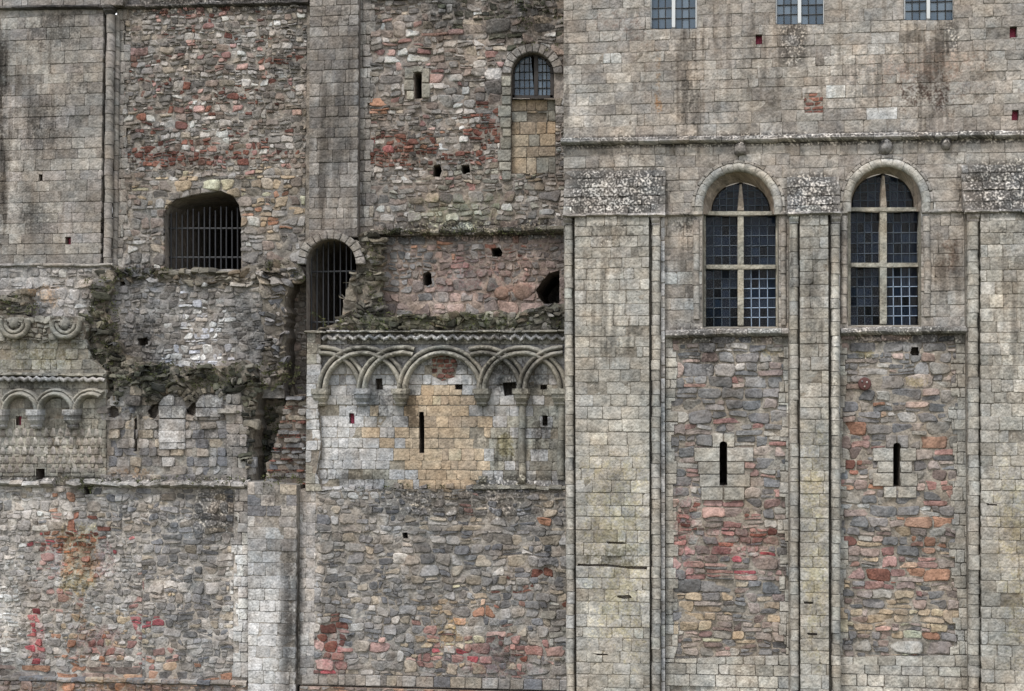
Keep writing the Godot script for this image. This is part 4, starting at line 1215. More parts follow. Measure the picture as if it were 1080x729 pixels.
func arched_window(cx, ay, sy, xs: Array, yb, opening: Array, label: String, head: Array, hx) -> void:
	var w := thing("arched_window", label, "window", "tall arched windows of the tower")
	var zi := ZT - 0.42
	# hood: outer flat ring of stones and an inner roll
	var list := []
	voussoirs(list, cx, ay, 46.3, 49.6, 0.0, PI, 13, ZT - 0.02, {"prot": [0.06, 0.075], "bev": 0.014, "pal": "tower", "rough": 0.02})
	for b in list: solo(b, "hood_stone", w)
	list = []
	for k in 13:
		var pts := []
		if k == 0 or k == 12:
			var s := 1.0 if k == 0 else -1.0
			pts = [P(cx + 41.8 * s, sy + 3.5, ZT), P(cx + 41.8 * s, (sy + ay) * 0.5, ZT), P(cx + 41.8 * s, ay + 0.4, ZT)]
		else:
			for i in 5:
				var t := PI * (k - 1 + (i / 4.0) * 0.97) / 11.0
				pts.append(P(cx + 41.8 * cos(t), ay - 41.8 * sin(t), ZT))
		solo(sweep(pts, 0.092, 0.085, 10, pick(Vector2(cx, 200), "buttress", 0.03)), "roll_stone", w)
	# splayed soffit behind the roll
	var oa := []; var ob := []
	for i in 25:
		var t := PI * i / 24.0
		oa.append([cx - 39.4 * cos(t), ay - 39.4 * sin(t)])
		var hr: float = head[1] + 1.2
		ob.append([hx - hr * cos(t), head[0] + head[1] - hr * sin(t)])
	oa.insert(0, [cx - 39.4, sy + 3]); oa.append([cx + 39.4, sy + 3])
	ob.insert(0, [hx - head[1] - 1.2, sy + 3]); ob.append([hx + head[1] + 1.2, sy + 3])
	loft(w, "soffit", oa, ZT - 0.02, ob, zi + 0.03, rgb(150, 138, 124))
	# jambs
	var jl := []; var jr := []
	jl = [[741, sy - 1], [741, yb + 1]] if cx < 850 else [[894.2, sy - 1], [894.2, yb + 1]]
	jr = [[821, sy - 1], [821, yb + 1]] if cx < 850 else [[971.4, sy - 1], [971.4, yb + 1]]
	loft(w, "jamb", jl, ZT + 0.01, [[xs[0] - 1.6, sy - 1], [xs[0] - 1.6, yb]], zi + 0.03, rgb(150, 145, 132))
	loft(w, "jamb", jr, ZT + 0.01, [[xs[3] + 1.6, sy - 1], [xs[3] + 1.6, yb]], zi + 0.03, rgb(150, 145, 132))
	loft(w, "sill", [jl[1], jr[1]], ZT + 0.01, [[xs[0] - 2, yb - 0.5], [xs[3] + 2, yb - 0.5]], zi, rgb(140, 135, 125))
	# tracery
	var c := rgb(148, 144, 131)
	var y1: float = sy + 3.5 if cx < 850 else sy + 2.5
	var t2: float = 282.5 if cx < 850 else 280.5
	solo(slab(xs[1] + 0.8, sy, xs[2] - 0.8, yb, zi - 0.1, 0.2, c, 0.03), "mullion", w)
	solo(slab(xs[0] - 2.5, y1 - 2.2, xs[3] + 3, y1 + 1.8, zi - 0.1, 0.23, rgb(150, 146, 133), 0.03), "transom", w)
	solo(slab(xs[0] - 1, t2 - 2.3, xs[3] + 1, t2 + 2.1, zi - 0.1, 0.215, c, 0.03), "transom", w)
	solo(slab(xs[0] - 2.8, sy, xs[0], yb + 0.5, zi - 0.1, 0.16, c, 0.02), "jamb_stone", w)
	solo(slab(xs[3], sy, xs[3] + 2.8, yb + 0.5, zi - 0.1, 0.16, c, 0.02), "jamb_stone", w)
	# head mullion of bare oak, tapering upward
	var hm := wpoly([[hx - 4, sy + 1], [hx + 3.4, sy + 1], [hx + 2.2, head[0] + 12], [hx + 1.0, head[0] + 1], [hx - 1.4, head[0] + 1], [hx - 2.6, head[0] + 12]], zi - 0.1)
	solo(block(hm, zi - 0.1, 0.19, 0.03, 0.01, rgb(150, 141, 128), null, 0.0), "head_mullion", w)
	# leaded lights
	var zg := zi - 0.07
	light(w, rect(xs[0], y1 + 1.4, xs[1] + 1, t2 - 2), 4, 5, zg, M.glass, M.grey_lead)
	light(w, rect(xs[2] - 1, y1 + 1.4, xs[3], t2 - 2), 4, 5, zg, M.glass, M.grey_lead)
	light(w, rect(xs[0], t2 + 1.8, xs[1] + 1, yb), 4, 6, zg, M.glass, M.grey_lead)
	light(w, rect(xs[2] - 1, t2 + 1.8, xs[3], yb), 4, 6, zg, M.glass, M.pale_lead)
	var hl := []; var hr2 := []
	for i in 11:
		var t := PI * 0.5 * i / 10.0
		hl.append([hx - head[1] * cos(t), head[0] + head[1] - head[1] * sin(t)])
		hr2.append([hx + head[1] * cos(t), head[0] + head[1] - head[1] * sin(t)])
	hl.append([hx, y1 - 2.2]); hl.append([hx - head[1], y1 - 2.2])
	hr2.append([hx, y1 - 2.2]); hr2.append([hx + head[1], y1 - 2.2])
	light(w, hl, 4, 4, zg, M.glass, M.grey_lead)
	light(w, hr2, 4, 4, zg, M.glass, M.grey_lead)
	# the room behind
	var room := [[xs[0] - 3, yb + 1], [xs[0] - 3, sy], [hx - 24, head[0] + 6], [hx, head[0] - 1.5], [hx + 24, head[0] + 6], [xs[3] + 3, sy], [xs[3] + 3, yb + 1]]
	reveal(w, room, zi - 0.12, 7.0, INNER, "room_behind")

func buttress(label: String, x0, x1, f0, f1, yc, y0, xb0, xb1, s1: Array, s2: Array, sr, both: bool) -> void:
	var b := thing("buttress", label, "buttress", "flat buttresses of the tower")
	var drift := 3.5 if x0 < 700 else (0.6 if x0 < 900 else 4.0)
	# back slab carrying the shafts
	var outer := [[x0, y0 - 4], [x1, y0 - 4.5], [x1 + (0.6 if both else 0.0), 800], [x0 + drift, 800]]
	mortar(b, outer, ZB - 0.2, [], rgb(122, 117, 108), {"back": 0.5, "name": "backing"})
	# the proud face
	var fd := 1.0 if x0 > 900 else (2.5 if x0 < 700 else 0.8)
	var face := [[f0, y0], [f1, y0 - 0.5], [f1 + (0.8 if both else 0.0), 800], [f0 + fd, 800]]
	var cracks := []
	for c in CRACKS:
		if c[0][0] > x0 and c[0][0] < x1: cracks.append(c)
	for c in cracks: reveal(b, c, ZB, 0.1, INNER, "eroded_joint")
	mortar(b, face, ZB, cracks, rgb(126, 121, 111), {"back": 0.4, "bump": 0.026})
	var list := []
	ashlar(list, face, ZB, cracks, opt(ASH, {"pal": "buttress", "ch": [0.21, 0.28], "cw": [0.24, 0.5], "run": false, "gap": 0.014, "prot": [0.01, 0.028], "worn": 0.02}))
	lay(list, "stone", "small_stones", b)
	# edge strip beside the shaft
	if both:
		list = []
		ashlar(list, [[x1 - 4, y0 + 4], [x1, y0 + 4], [x1 + 0.6, 800], [x1 - 3.4, 800]], ZB - 0.2, [], opt(ASH, {"pal": "silver", "run": false, "cw": [0.2, 0.3], "prot": [0.015, 0.03]}))
		lay(list, "edge_stone", "small_edge_stones", b)
	for s in [s1, s2]:
		if s.is_empty(): continue
		shaft(b, "shaft", s[0], y0 + 12, s[1], 800, ZB - 0.1, sr, "buttress", [0.2, 0.3])
		capital(b, "shaft_capital", s[0], y0 + 1, y0 + 13, sr * 2.5, sr * 1.7, ZB - 0.2, 0.24, "lichen")
	# sloping cap
	var yt := W(x0, yc, ZB).y; var yl := W(x0, y0, ZB).y
	var zf := func(q: Vector2) -> float: return -0.36 * clampf((q.y - yl) / (yt - yl), 0.0, 1.1)
	var cap := [[x0 - 0.5, yc], [x1 + 0.5, yc], [x1 + 0.5, y0], [x0 - 0.5, y0]]
	mortar(b, cap, ZB + 0.02, [], rgb(112, 108, 102), {"zf": zf, "name": "cap_bed"})
	list = []
	ashlar(list, cap, ZB + 0.02, [], opt(ASH, {"pal": "lichen", "zf": zf, "ch": [0.18, 0.24], "gap": 0.012, "prot": [0.02, 0.04], "rough": 0.25, "cw": [0.3, 0.6]}))
	lay(list, "cap_stone", "small_cap_stones", b)
	string_course(b, "drip_block", [x0 - 1, y0 + 1.2], [x1 + 1, y0 + 0.8], ZB + 0.0, 0.07, 0.1, "lichen", [0.4, 0.7])

func bay(label: String, top: Array, rx: Array, ry: Array, sx, sy: Array, sw, sur: Array, holes: Array, which: int) -> void:
	var t := thing("rubble_wall", label, "wall", "rubble bays of the tower")
	var slit := arch(sx, sy[0] + sw, sw, sy[1], 8)
	var full := [[top[0], top[1]], [top[2], top[3]], [top[2] + 1, 800], [top[0] + 1, 800]]
	mortar(t, full, ZT - 0.05, [slit] + holes, rgb(136, 129, 118), {"back": 0.5})
	var list := []
	# ashlar margins, toothed into the rubble, and plinth
	var y: float = top[1] + 4.0
	var edges := []
	var band := [[rx[0], y]]
	var jag := []
	while y < ry[0] - 14:
		var l := rng.randf_range(-4, 5)
		jag.append([rx[0] + l, y]); y += rng.randf_range(10, 15); jag.append([rx[0] + l, y])
	var jag2 := []
	y = ry[0]
	while y > top[1] + 18:
		var l := rng.randf_range(-6, 5)
		jag2.append([rx[1] + l, y]); y -= rng.randf_range(10, 15); jag2.append([rx[1] + l, y])
	var left: Array = [[top[0], top[1] + 2], [rx[0], top[1] + 2]] + jag + [[rx[0], ry[0]], [top[0], ry[0]]]
	var right: Array = [[top[2], ry[1]], [rx[1], ry[1]]] + jag2 + [[rx[1], top[3] + 2], [top[2], top[3] + 2]]
	var ao := opt(ASH, {"pal": "buttress", "cw": [0.16, 0.36], "run": false, "prot": [0.04, 0.06]})
	ashlar(list, left, ZT - 0.05, [], ao)
	ashlar(list, right, ZT - 0.05, [slit] + holes, ao)
	lay(list, "margin_stone", "small_margin_stones", t)
	list = []
	ashlar(list, [[top[0], ry[0] + 1], [top[2], ry[1] + 1], [top[2], 800], [top[0], 800]], ZT - 0.05, [], opt(ASH, {"pal": "buttress", "prot": [0.05, 0.07], "cw": [0.3, 0.55]}))
	lay(list, "plinth_stone", "small_plinth_stones", t)
	# slit with its dressed surround
	var s := part("slit_surround", t)
	list = []
	var yy: float = sur[1]
	var hole_s := [slit]
	var outline_s := []
	var k := 0
	var sides := [[], []]
	while yy < sur[3] - 2:
		var h := rng.randf_range(12, 16)
		for side in 2:
			var l := rng.randf_range(-7, 3) if k % 2 == 0 else rng.randf_range(-1, 5)
			var xa: float = sur[0] - l if side == 0 else sx + 0.3
			var xb: float = sx - 0.3 if side == 0 else sur[2] + l
			if k == 0 and side == 0: xa = sx - 12
			if k == 0 and side == 1: xb = sx + 12
			var q := wpoly(rect(xa + 0.4, yy + 0.4, xb - 0.4, yy + h - 0.4), ZT - 0.05)
			outline_s.append(rect(xa, yy, xb, yy + h))
			for r in Geometry2D.clip_polygons(q, wpoly(slit, ZT - 0.05)):
				finish(list, r, ZT - 0.05, {"prot": [0.055, 0.07], "bev": 0.015, "pal": "buttress", "rough": 0.03}, false)
		yy += h
		k += 1
	for bq in list: solo(bq, "dressed_stone", s)
	reveal(s, slit, ZT - 0.05, 2.0, INNER, "slit_reveal", 1.0)
	# the rubble itself
	list = []
	var inner: Array = [[rx[0], top[1] + 2]] + jag + [[rx[0], ry[0]], [rx[1], ry[1]]] + jag2 + [[rx[1], top[3] + 2]]
	rubble(list, inner, ZT - 0.05, outline_s + [slit] + holes, opt(RUB, {"pal": "mixed", "h": [0.16, 0.29], "asp": [1.1, 2.5], "gap": 0.013, "amp": 0.06, "split": 0.42}))
	lay(list, "rubble_stone", "small_rubble_stones", t)
	for h in holes: reveal(t, h, ZT - 0.05, 0.4, INNER, "putlog_hole")
	if which == 1:
		var pl := thing("pattress_plate", "round rusty iron tie plate with pale dots on the rubble bay", "tie plate")
		var c := P(912, 405, ZT + 0.03)
		pl.position = Vector3(c.x, c.y, ZT)
		var disc := []
		for i in 16: disc.append([912 + 7 * cos(TAU * i / 16), 405 + 7 * sin(TAU * i / 16)])
		solo(block(wpoly(disc, ZT - 0.0), ZT, 0.05, 0.03, 0.015, Color(1, 1, 1)), "disc", pl, M.plate)
		for d in [[-2.5, -2.5], [2.5, -1.5], [0, 3]]:
			lump(pl, "bolt", 912 + d[0], 405 + d[1], 0.9, ZT + 0.06, 0.02, "pale")

# ------------------------------------------------------------------ the old keep above the ruins
func keep_upper() -> void:
	var KA := opt(ASH, {"pal": "keep_ashlar", "ch": [0.22, 0.3], "gap": 0.012, "prot": [0.02, 0.035], "rough": 0.06})
	# broad pilaster with nook shafts
	var t := thing("pilaster", "broad worn pilaster of the old keep speckled with white lichen", "pilaster", "pilasters of the old keep")
	var line := [[-60, 10], [109, 10], [106, 278], [-60, 280]]
	var holes := [rect(69, 250, 75, 258), rect(41, 184, 45, 191)]
	mortar(t, line, ZKB, holes, rgb(118, 113, 106), {"back": 0.6, "bump": 0.026})
	var list := []
	ashlar(list, line, ZKB, holes, opt(KA, {"pal": "west", "gap": 0.008, "bev": 0.008, "prot": [0.02, 0.028], "cw": [0.3, 0.6]}))
	lay(list, "stone", "small_stones", t)
	putlog(t, holes[0], ZKB); putlog(t, holes[1], ZKB, false)
	shaft(t, "shaft", 117, 16, 113.5, 280, ZKB - 0.06, 5.0, "west", [0.3, 0.45])
	shaft(t, "shaft", 124, 16, 121, 280, ZKB - 0.2, 3.6, "west", [0.3, 0.45])
	capital(t, "shaft_capital", 117, 8, 18, 13, 8, ZKB - 0.14, 0.26, "sooty")
	# pilaster between the two rubble bays
	t = thing("pilaster", "narrow sooty pilaster rising above the barred doorway", "pilaster", "pilasters of the old keep")
	line = [[327, -60], [378, -60], [377, 250], [326, 250]]
	var ring := arch(349.5, 279, 34.5, 300, 16)
	mortar(t, line, ZKB, [ring], rgb(112, 107, 101), {"back": 0.6})
	list = []
	ashlar(list, line, ZKB, [ring], opt(KA, {"cw": [0.24, 0.45], "run": false}))
	lay(list, "stone", "small_stones", t)
	# string under the parapet
	t = thing("string_course", "dark string course along the top of the old keep", "string course", "string courses")
	string_course(t, "moulding_block", [-60, 9.5], [118, 8.0], ZKB, 0.1, 0.14, "sooty", [0.5, 0.9])
	string_course(t, "moulding_block", [130, 8.5], [327, 3.0], ZK, 0.1, 0.14, "sooty", [0.5, 0.9])
	string_course(t, "moulding_block", [384, -1.5], [500, -4], ZK, 0.1, 0.14, "sooty", [0.5, 0.9])
	t = thing("parapet_wall", "strip of old keep masonry above the dark string course", "wall")
	list = []
	line = [[-60, -60], [130, -60], [130, 6], [-60, 8]]
	mortar(t, line, ZKB, [], rgb(96, 92, 86), {"back": 0.6})
	ashlar(list, line, ZKB, [], KA)
	line = [[128, -60], [327, -60], [327, 1], [128, 6]]
	mortar(t, line, ZK, [], rgb(96, 92, 86), {"back": 0.6})
	rubble(list, line, ZK, [], opt(RUB, {"pal": "keep_ashlar", "h": [0.2, 0.28]}))
	lay(list, "stone", "small_stones", t)
	# rubble bay with the barred window
	t = thing("rubble_wall", "rubble bay of the old keep round the wide barred window", "wall", "rubble bays of the old keep")
	line = [[124, 7], [327, 2], [327, 290], [118, 290]]
	var bw := [[172.5, 291], [172.5, 226], [177, 216], [186, 210], [200, 206], [218, 203], [233, 201], [246, 207], [252, 216], [254.5, 230], [254.5, 288], [240, 292], [222, 294], [200, 292]]
	var bwo := []
	for q in bw: bwo.append([213.5 + (q[0] - 213.5) * 1.13, 250 + (q[1] - 250) * 1.16])
	var arch_d := arch(349.5, 279, 34.5, 300, 16)
	mortar(t, line, ZK, [bw, arch_d], rgb(130, 124, 115), {"bump": 0.025})
	list = []
	rubble(list, [[134, 7], [324, 2], [322, 186], [128, 188]], ZK, [bw, arch_d], WILD)
	rubble(list, [[127, 187], [322, 185], [321, 290], [118, 290]], ZK, [bw, arch_d], opt(RUB, {"pal": "keep", "h": [0.17, 0.28], "gap": 0.013, "jit": 0.15, "split": 0.4}))
	lay(list, "rubble_stone", "small_rubble_stones", t)
	list = []
	var qa := opt(KA, {"pal": "west", "cw": [0.14, 0.26], "run": false, "prot": [0.05, 0.07]})
	var tooth := [[124, 10]]
	var y := 10.0
	while y < 275:
		var l := rng.randf_range(-4, 6); tooth.append([133 + l, y]); y += 12.5; tooth.append([133 + l, y])
	tooth += [[124, y]]
	ashlar(list, tooth, ZK, [], qa)
	lay(list, "quoin", "small_quoins", t)
	reveal(t, bw, ZK, 6.0, INNER, "window_reveal", 1.0)
	var g := thing("iron_grille", "black iron grille closing the wide ragged window of the keep", "grille", "iron grilles")
	for k in 14:
		var x := 174.5 + k * 5.85
		var top := 218.0 + 10.0 * pow(absf(x - 232) / 60.0, 2) + (4.0 if k % 3 == 0 else 0.0)
		bar(g, "upright_bar", P(x, top, ZK - 0.3), P(x + rng.randf_range(-0.4, 0.4), 292, ZK - 0.3), 0.019, M.iron)
	for yy in [241.0, 271.6]:
		bar(g, "cross_bar", P(171, yy, ZK - 0.32), P(256, yy, ZK - 0.32), 0.024, M.iron)
	# rubble bay with the small arched window
	t = thing("rubble_wall", "rubble bay of the old keep round the small arched window and red brick", "wall", "rubble bays of the old keep")
	line = [[374, -60], [597, -60], [597, 246], [376, 249]]
	var win := arch(561.8, 78, 22.5, 104.5, 14)
	var ringo := arch(561.8, 78, 32.5, 104, 14)
	var infill := rect(539.3, 104.5, 586, 183)
	var slit := arch(441, 80, 3.8, 104, 8)
	var h1 := [[457, 175], [464, 173], [466, 180], [464, 187], [456, 186]]
	var h2 := [[487, 174], [495, 174], [496, 182], [489, 184], [486, 180]]
	mortar(t, line, ZK, [win, slit, h1, h2, infill], rgb(130, 122, 113), {"bump": 0.03})
	list = []
	var hh := [ringo, slit, h1, h2, infill, rect(527, 100, 540, 186), rect(427, 72, 453, 106)]
	rubble(list, [[393, -60], [597, -60], [597, 120], [390, 120]], ZK, hh, opt(WILD, {"h": [0.12, 0.34], "asp": [0.7, 1.9], "split": 0.7}))
	rubble(list, [[392, 120], [597, 120], [597, 190], [390, 190]], ZK, hh, WILD)
	rubble(list, [[391, 190], [597, 190], [597, 243], [391, 246]], ZK, hh, opt(RUB, {"pal": "keep", "h": [0.16, 0.25], "jit": 0.16}))
	lay(list, "rubble_stone", "small_rubble_stones", t)
	list = []
	tooth = [[376, -60]]
	y = -60.0
	while y < 236:
		var l := rng.randf_range(-3, 6); tooth.append([391 + l, y]); y += 13; tooth.append([391 + l, y])
	tooth += [[376, y]]
	ashlar(list, tooth, ZK, [], qa)
	for q in [rect(427, 72, 437, 84), rect(445, 72, 453, 88), rect(426, 84, 437, 96), rect(445, 88, 454, 104), rect(429, 96, 437, 106), rect(435, 70, 447, 77)]:
		finish(list, largest(Geometry2D.clip_polygons(wpoly([[q[0][0] + 0.4, q[0][1] + 0.4], [q[1][0] - 0.4, q[1][1] + 0.4], [q[2][0] - 0.4, q[2][1] - 0.4], [q[3][0] + 0.4, q[3][1] - 0.4]], ZK), wpoly(slit, ZK))), ZK, {"prot": [0.07, 0.09], "bev": 0.015, "pal": "olive", "rough": 0.05}, false)
	lay(list, "dressed_stone", "small_dressed_stones", t)
	reveal(t, slit, ZK, 1.8, INNER, "slit_reveal")
	reveal(t, h1, ZK, 0.9, INNER, "putlog_hole"); reveal(t, h2, ZK, 0.9, INNER, "putlog_hole")
	# small arched window
	var w := thing("small_window", "small round-headed window with black frame over a blocked opening", "window")
	list = []
	voussoirs(list, 561.8, 78, 22.5, 32, 0.0, PI, 12, ZK, {"prot": [0.08, 0.1], "bev": 0.015, "pal": "keep_ashlar", "rough": 0.05, "uneven": 1.0})
	for b in list: solo(b, "voussoir", w)
	list = []
	var jy := 80.0
	while jy < 182:
		var h := rng.randf_range(9, 14)
		finish(list, wpoly(rect(528 + rng.randf_range(-3, 3), jy + 0.4, 539, jy + h - 0.4), ZK), ZK, {"prot": [0.07, 0.1], "bev": 0.018, "pal": "olive", "rough": 0.06}, false)
		jy += h
	for b in list: solo(b, "jamb_stone", w)
	reveal(w, win, ZK, 2.0, INNER, "reveal")
	var zf := ZK - 0.22
	list = []
	voussoirs(list, 561.8, 78, 18.6, 22.4, 0.0, PI, 8, zf, {"prot": [0.05, 0.051], "bev": 0.01, "pal": "sooty", "rough": 0.0})
	joined(list, "frame", w, false, M.wood)
	for q in [[539.4, 78, 543, 104], [580.6, 78, 584.2, 104], [540, 101, 584, 104.4], [563.6, 57, 567.6, 102]]:
		solo(slab(q[0], q[1], q[2], q[3], zf - 0.01, 0.07, Color(1, 1, 1), 0.01), "frame_bar", w, M.wood)
	var wl := []
	for i in 9:
		var a := PI - PI * 0.47 * i / 8.0
		wl.append([561.8 + 19 * cos(a), 78 - 19 * sin(a)])
	light(w, wl + [[563.6, 101], [543, 101]], 4, 5, zf, M.dusty, M.lead)
	wl = []
	for i in 9:
		var a := PI * 0.40 * i / 8.0
		wl.append([561.8 + 19 * cos(a), 78 - 19 * sin(a)])
	light(w, wl + [[567.6, 101], [580.8, 101]], 3, 5, zf, M.dusty, M.lead)
	# blocking of the opening
	list = []
	var hole := rect(556, 119, 577, 129)
	mortar(w, infill, ZK - 0.16, [hole], rgb(118, 110, 98), {"back": 0.6, "name": "blocking_bed"})
	ashlar(list, infill, ZK - 0.16, [hole], opt(KA, {"pal": "olive", "cw": [0.2, 0.4], "run": false, "gap": 0.018, "rough": 0.15, "worn": 0.1}))
	lay(list, "blocking_stone", "small_blocking_stones", w)
	reveal(w, hole, ZK - 0.16, 0.25, INNER, "socket")
	reveal(w, infill, ZK, 0.17, rgb(120, 112, 100), "recess_sides")
	# weathered ledge
	t = thing("ledge", "weathered mossy ledge crossing the keep under the brick-patched rubble", "ledge")
	string_course(t, "ledge_block", [396, 245], [597, 242.5], ZK, 0.13, 0.13, "core", [0.14, 0.42], {"uneven": 0.025, "rough": 0.035, "lost": 0.04})

# ------------------------------------------------------------------ the ruined middle: recessed walls, doorway, broken core
func keep_middle() -> void:
	var CORE := opt(WILD, {"pal": "core", "h": [0.1, 0.2], "asp": [0.8, 2.2], "gap": 0.012, "prot": [-0.02, 0.24], "rough": 1.2, "ragged": true, "dome": 0.06, "jit": 0.26, "amp": 0.16})
	# reddish wall under the ledge
	var t := thing("rubble_wall", "recessed pinkish rubble wall under the mossy ledge", "wall", "recessed rubble walls")
	var z := ZK - 0.14
	var line := [[384, 240], [597, 240], [597, 352], [384, 352]]
	var h1 := [[446, 289], [452, 286], [455, 289], [455.5, 299], [451, 302], [446, 300]]
	var h2 := [[518, 262], [527, 261], [530, 266], [529, 271], [519, 271]]
	var h3 := [[565, 306], [572, 296], [580, 288], [590, 285], [590, 320], [574, 321], [568, 314]]
	mortar(t, line, z, [h1, h2, h3], rgb(134, 122, 112), {"bump": 0.02})
	var list := []
	rubble(list, [[384, 248], [597, 248], [597, 274], [384, 274]], z, [h1, h2, h3], opt(RUB, {"pal": "pink", "h": [0.15, 0.24], "gap": 0.016, "jit": 0.14}))
	rubble(list, [[384, 274], [597, 274], [597, 352], [384, 352]], z, [h1, h2, h3], opt(RUB, {"pal": "pink", "h": [0.17, 0.33], "asp": [0.8, 1.7], "gap": 0.017, "jit": 0.15, "split": 0.4}))
	lay(list, "rubble_stone", "small_rubble_stones", t)
	reveal(t, h1, z, 1.0, INNER, "socket"); reveal(t, h2, z, 1.0, INNER, "socket"); reveal(t, h3, z, 2.2, INNER, "broken_socket")
	# two round bosses in it
	for q in [[529.5, 309, 8.5], [551.5, 307.5, 11]]:
		var disc := []
		for i in 9: disc.append([q[0] + q[2] * cos(TAU * i / 9 + 0.3), q[1] + q[2] * 0.86 * sin(TAU * i / 9 + 0.3)])
		solo(block(wpoly(disc, z), z, 0.09, 0.06, 0.03, rgb(136, 116, 104), null, 0.3), "boulder", t)
	# doorway
	t = thing("barred_doorway", "dark round-arched doorway with iron bars under the sooty pilaster", "doorway")
	var dz := ZKB - 0.04
	list = []
	voussoirs(list, 349.5, 279, 26.5, 35.5, 0.0, PI, 13, dz, {"prot": [0.1, 0.13], "bev": 0.018, "pal": "west", "rough": 0.05, "uneven": 0.8})
	for b in list: solo(b, "voussoir", t)
	var door := arch(349.5, 279, 26.5, 420, 14)
	reveal(t, door, dz, 7.0, INNER, "passage")
	for x in [328.5, 334.4, 341, 346.3, 352.5, 359, 365.4, 370.5]:
		var dx: float = (x - 349.5) / 26.5
		bar(t, "upright_bar", P(x, 279 - 26 * sqrt(maxf(0.0, 1.0 - dx * dx)), dz - 0.3), P(x, 420, dz - 0.3), 0.018, M.iron)
	bar(t, "cross_bar", P(324, 287, dz - 0.32), P(376, 286, dz - 0.32), 0.025, M.iron)
	bar(t, "cross_bar", P(324, 340, dz - 0.32), P(376, 340, dz - 0.32), 0.025, M.iron)
	# dark chase beside the doorway
	t = thing("rubble_wall", "deep shadowed return wall beside the barred doorway", "wall", "recessed rubble walls")
	line = [[258, 250], [324, 250], [324, 520], [258, 520]]
	mortar(t, line, ZK - 0.5, [], rgb(122, 116, 107), {"bump": 0.05})
	list = []
	rubble(list, line, ZK - 0.5, [], opt(RUB, {"pal": "keep", "h": [0.13, 0.24]}))
	lay(list, "rubble_stone", "small_rubble_stones", t)
	# broken jamb between the doorway and the recess
	t = thing("broken_wall_stub", "broken mossy stub of wall curving down beside the barred doorway", "ruin", "broken stubs of masonry")
	line = [[377, 248], [392, 244], [404, 252], [405, 268], [402, 300], [404, 330], [402, 352], [336, 352], [345, 345], [356, 338], [364, 320], [369, 300], [376, 280]]
	line = jag(line)
	var zs := func(q: Vector2) -> float: return 0.12 * warp.get_noise_2d(q.x * 25.0, q.y * 25.0)
	mortar(t, line, ZK + 0.1, [], rgb(116, 110, 99), {"bump": 0.06, "zf": zs})
	list = []
	rubble(list, line, ZK + 0.1, [], opt(CORE, {"zf": zs}))
	lay(list, "rubble_stone", "small_rubble_stones", t)
	# recessed wall with limewash
	t = thing("rubble_wall", "recessed grey rubble wall with a patch of white limewash", "wall", "recessed rubble walls")
	line = [[80, 284], [300, 284], [300, 420], [80, 420]]
	var s1 := [[145, 357], [156, 356], [157, 364], [146, 365]]
	var s2 := [[126, 296], [131, 295], [132, 301], [127, 302]]
	mortar(t, line, ZM - 0.06, [s1, s2], rgb(126, 123, 118), {"bump": 0.03})
	list = []
	rubble(list, [[80, 284], [300, 284], [300, 400], [80, 400]], ZM - 0.06, [s1, s2], opt(WILD, {"pal": "keep_ashlar", "h": [0.10, 0.21], "prot": [0.0, 0.055], "gap": 0.012}))
	lay(list, "rubble_stone", "small_rubble_stones", t)
	reveal(t, s1, ZM - 0.06, 0.4, INNER, "socket"); reveal(t, s2, ZM - 0.06, 0.4, INNER, "socket")
	# sill of loose stones under the barred window
	t = thing("broken_ledge", "rough broken ledge of stones under the wide barred window", "ledge", "broken stubs of masonry")
	line = [[112, 282], [170, 283], [174, 287], [190, 289], [222, 292], [240, 289], [254, 286], [262, 280], [300, 272], [318, 282], [318, 296], [298, 300], [240, 304], [150, 296], [112, 298]]
	line = jag(line)
	mortar(t, line, ZK + 0.16, [], rgb(114, 108, 98), {"bump": 0.05, "back": 0.5})
	list = []
	rubble(list, line, ZK + 0.16, [], opt(CORE, {"prot": [0.0, 0.12]}))
	lay(list, "rubble_stone", "small_rubble_stones", t)
	string_course(t, "sill_stone", [170, 288], [256, 288.5], ZK + 0.05, 0.15, 0.2, "core", [0.14, 0.34], {"rough": 0.04, "uneven": 0.04})
	# pale stub under the broad pilaster
	t = thing("rubble_wall", "pale rubble wall under the foot of the broad lichened pilaster", "wall", "recessed rubble walls")
	line = [[-60, 278], [118, 278], [112, 300], [104, 318], [96, 345], [-60, 345]]
	mortar(t, line, ZKB + 0.03, [], rgb(140, 136, 130), {"bump": 0.03})
	list = []
	rubble(list, line, ZKB + 0.03, [], opt(RUB, {"pal": "lower_pale", "h": [0.16, 0.28], "gap": 0.022, "prot": [0.01, 0.05]}))
	lay(list, "rubble_stone", "small_rubble_stones", t)
	string_course(t, "base_block", [-60, 280], [120, 280], ZKB + 0.03, 0.08, 0.08, "west", [0.5, 0.9])
	# broken edge running down from it
	t = thing("broken_wall_stub", "broken edge of rubble core stepping down beside the carved roundels", "ruin", "broken stubs of masonry")
	line = [[104, 284], [120, 284], [118, 300], [112, 322], [116, 345], [130, 372], [150, 384], [152, 430], [110, 430], [96, 392], [86, 362], [92, 335]]
	line = jag(line)
	mortar(t, line, ZM + 0.14, [], rgb(114, 108, 97), {"bump": 0.06})
	list = []
	rubble(list, line, ZM + 0.14, [], opt(CORE, {"pal": "mossy", }))
	lay(list, "rubble_stone", "small_rubble_stones", t)
	# broken core above the small niches
	t = thing("broken_core", "band of exposed mossy rubble core above the small blocked niches", "ruin", "broken stubs of masonry")
	line = [[118, 392], [150, 382], [200, 388], [240, 386], [258, 380], [266, 386], [270, 420], [268, 470], [270, 512], [258, 512], [254, 440], [252, 416], [240, 420], [234, 414], [221, 409], [208, 416], [203, 424], [196, 416], [182, 409], [170, 418], [160, 424], [150, 410], [130, 416], [120, 430]]
	line = jag(line)
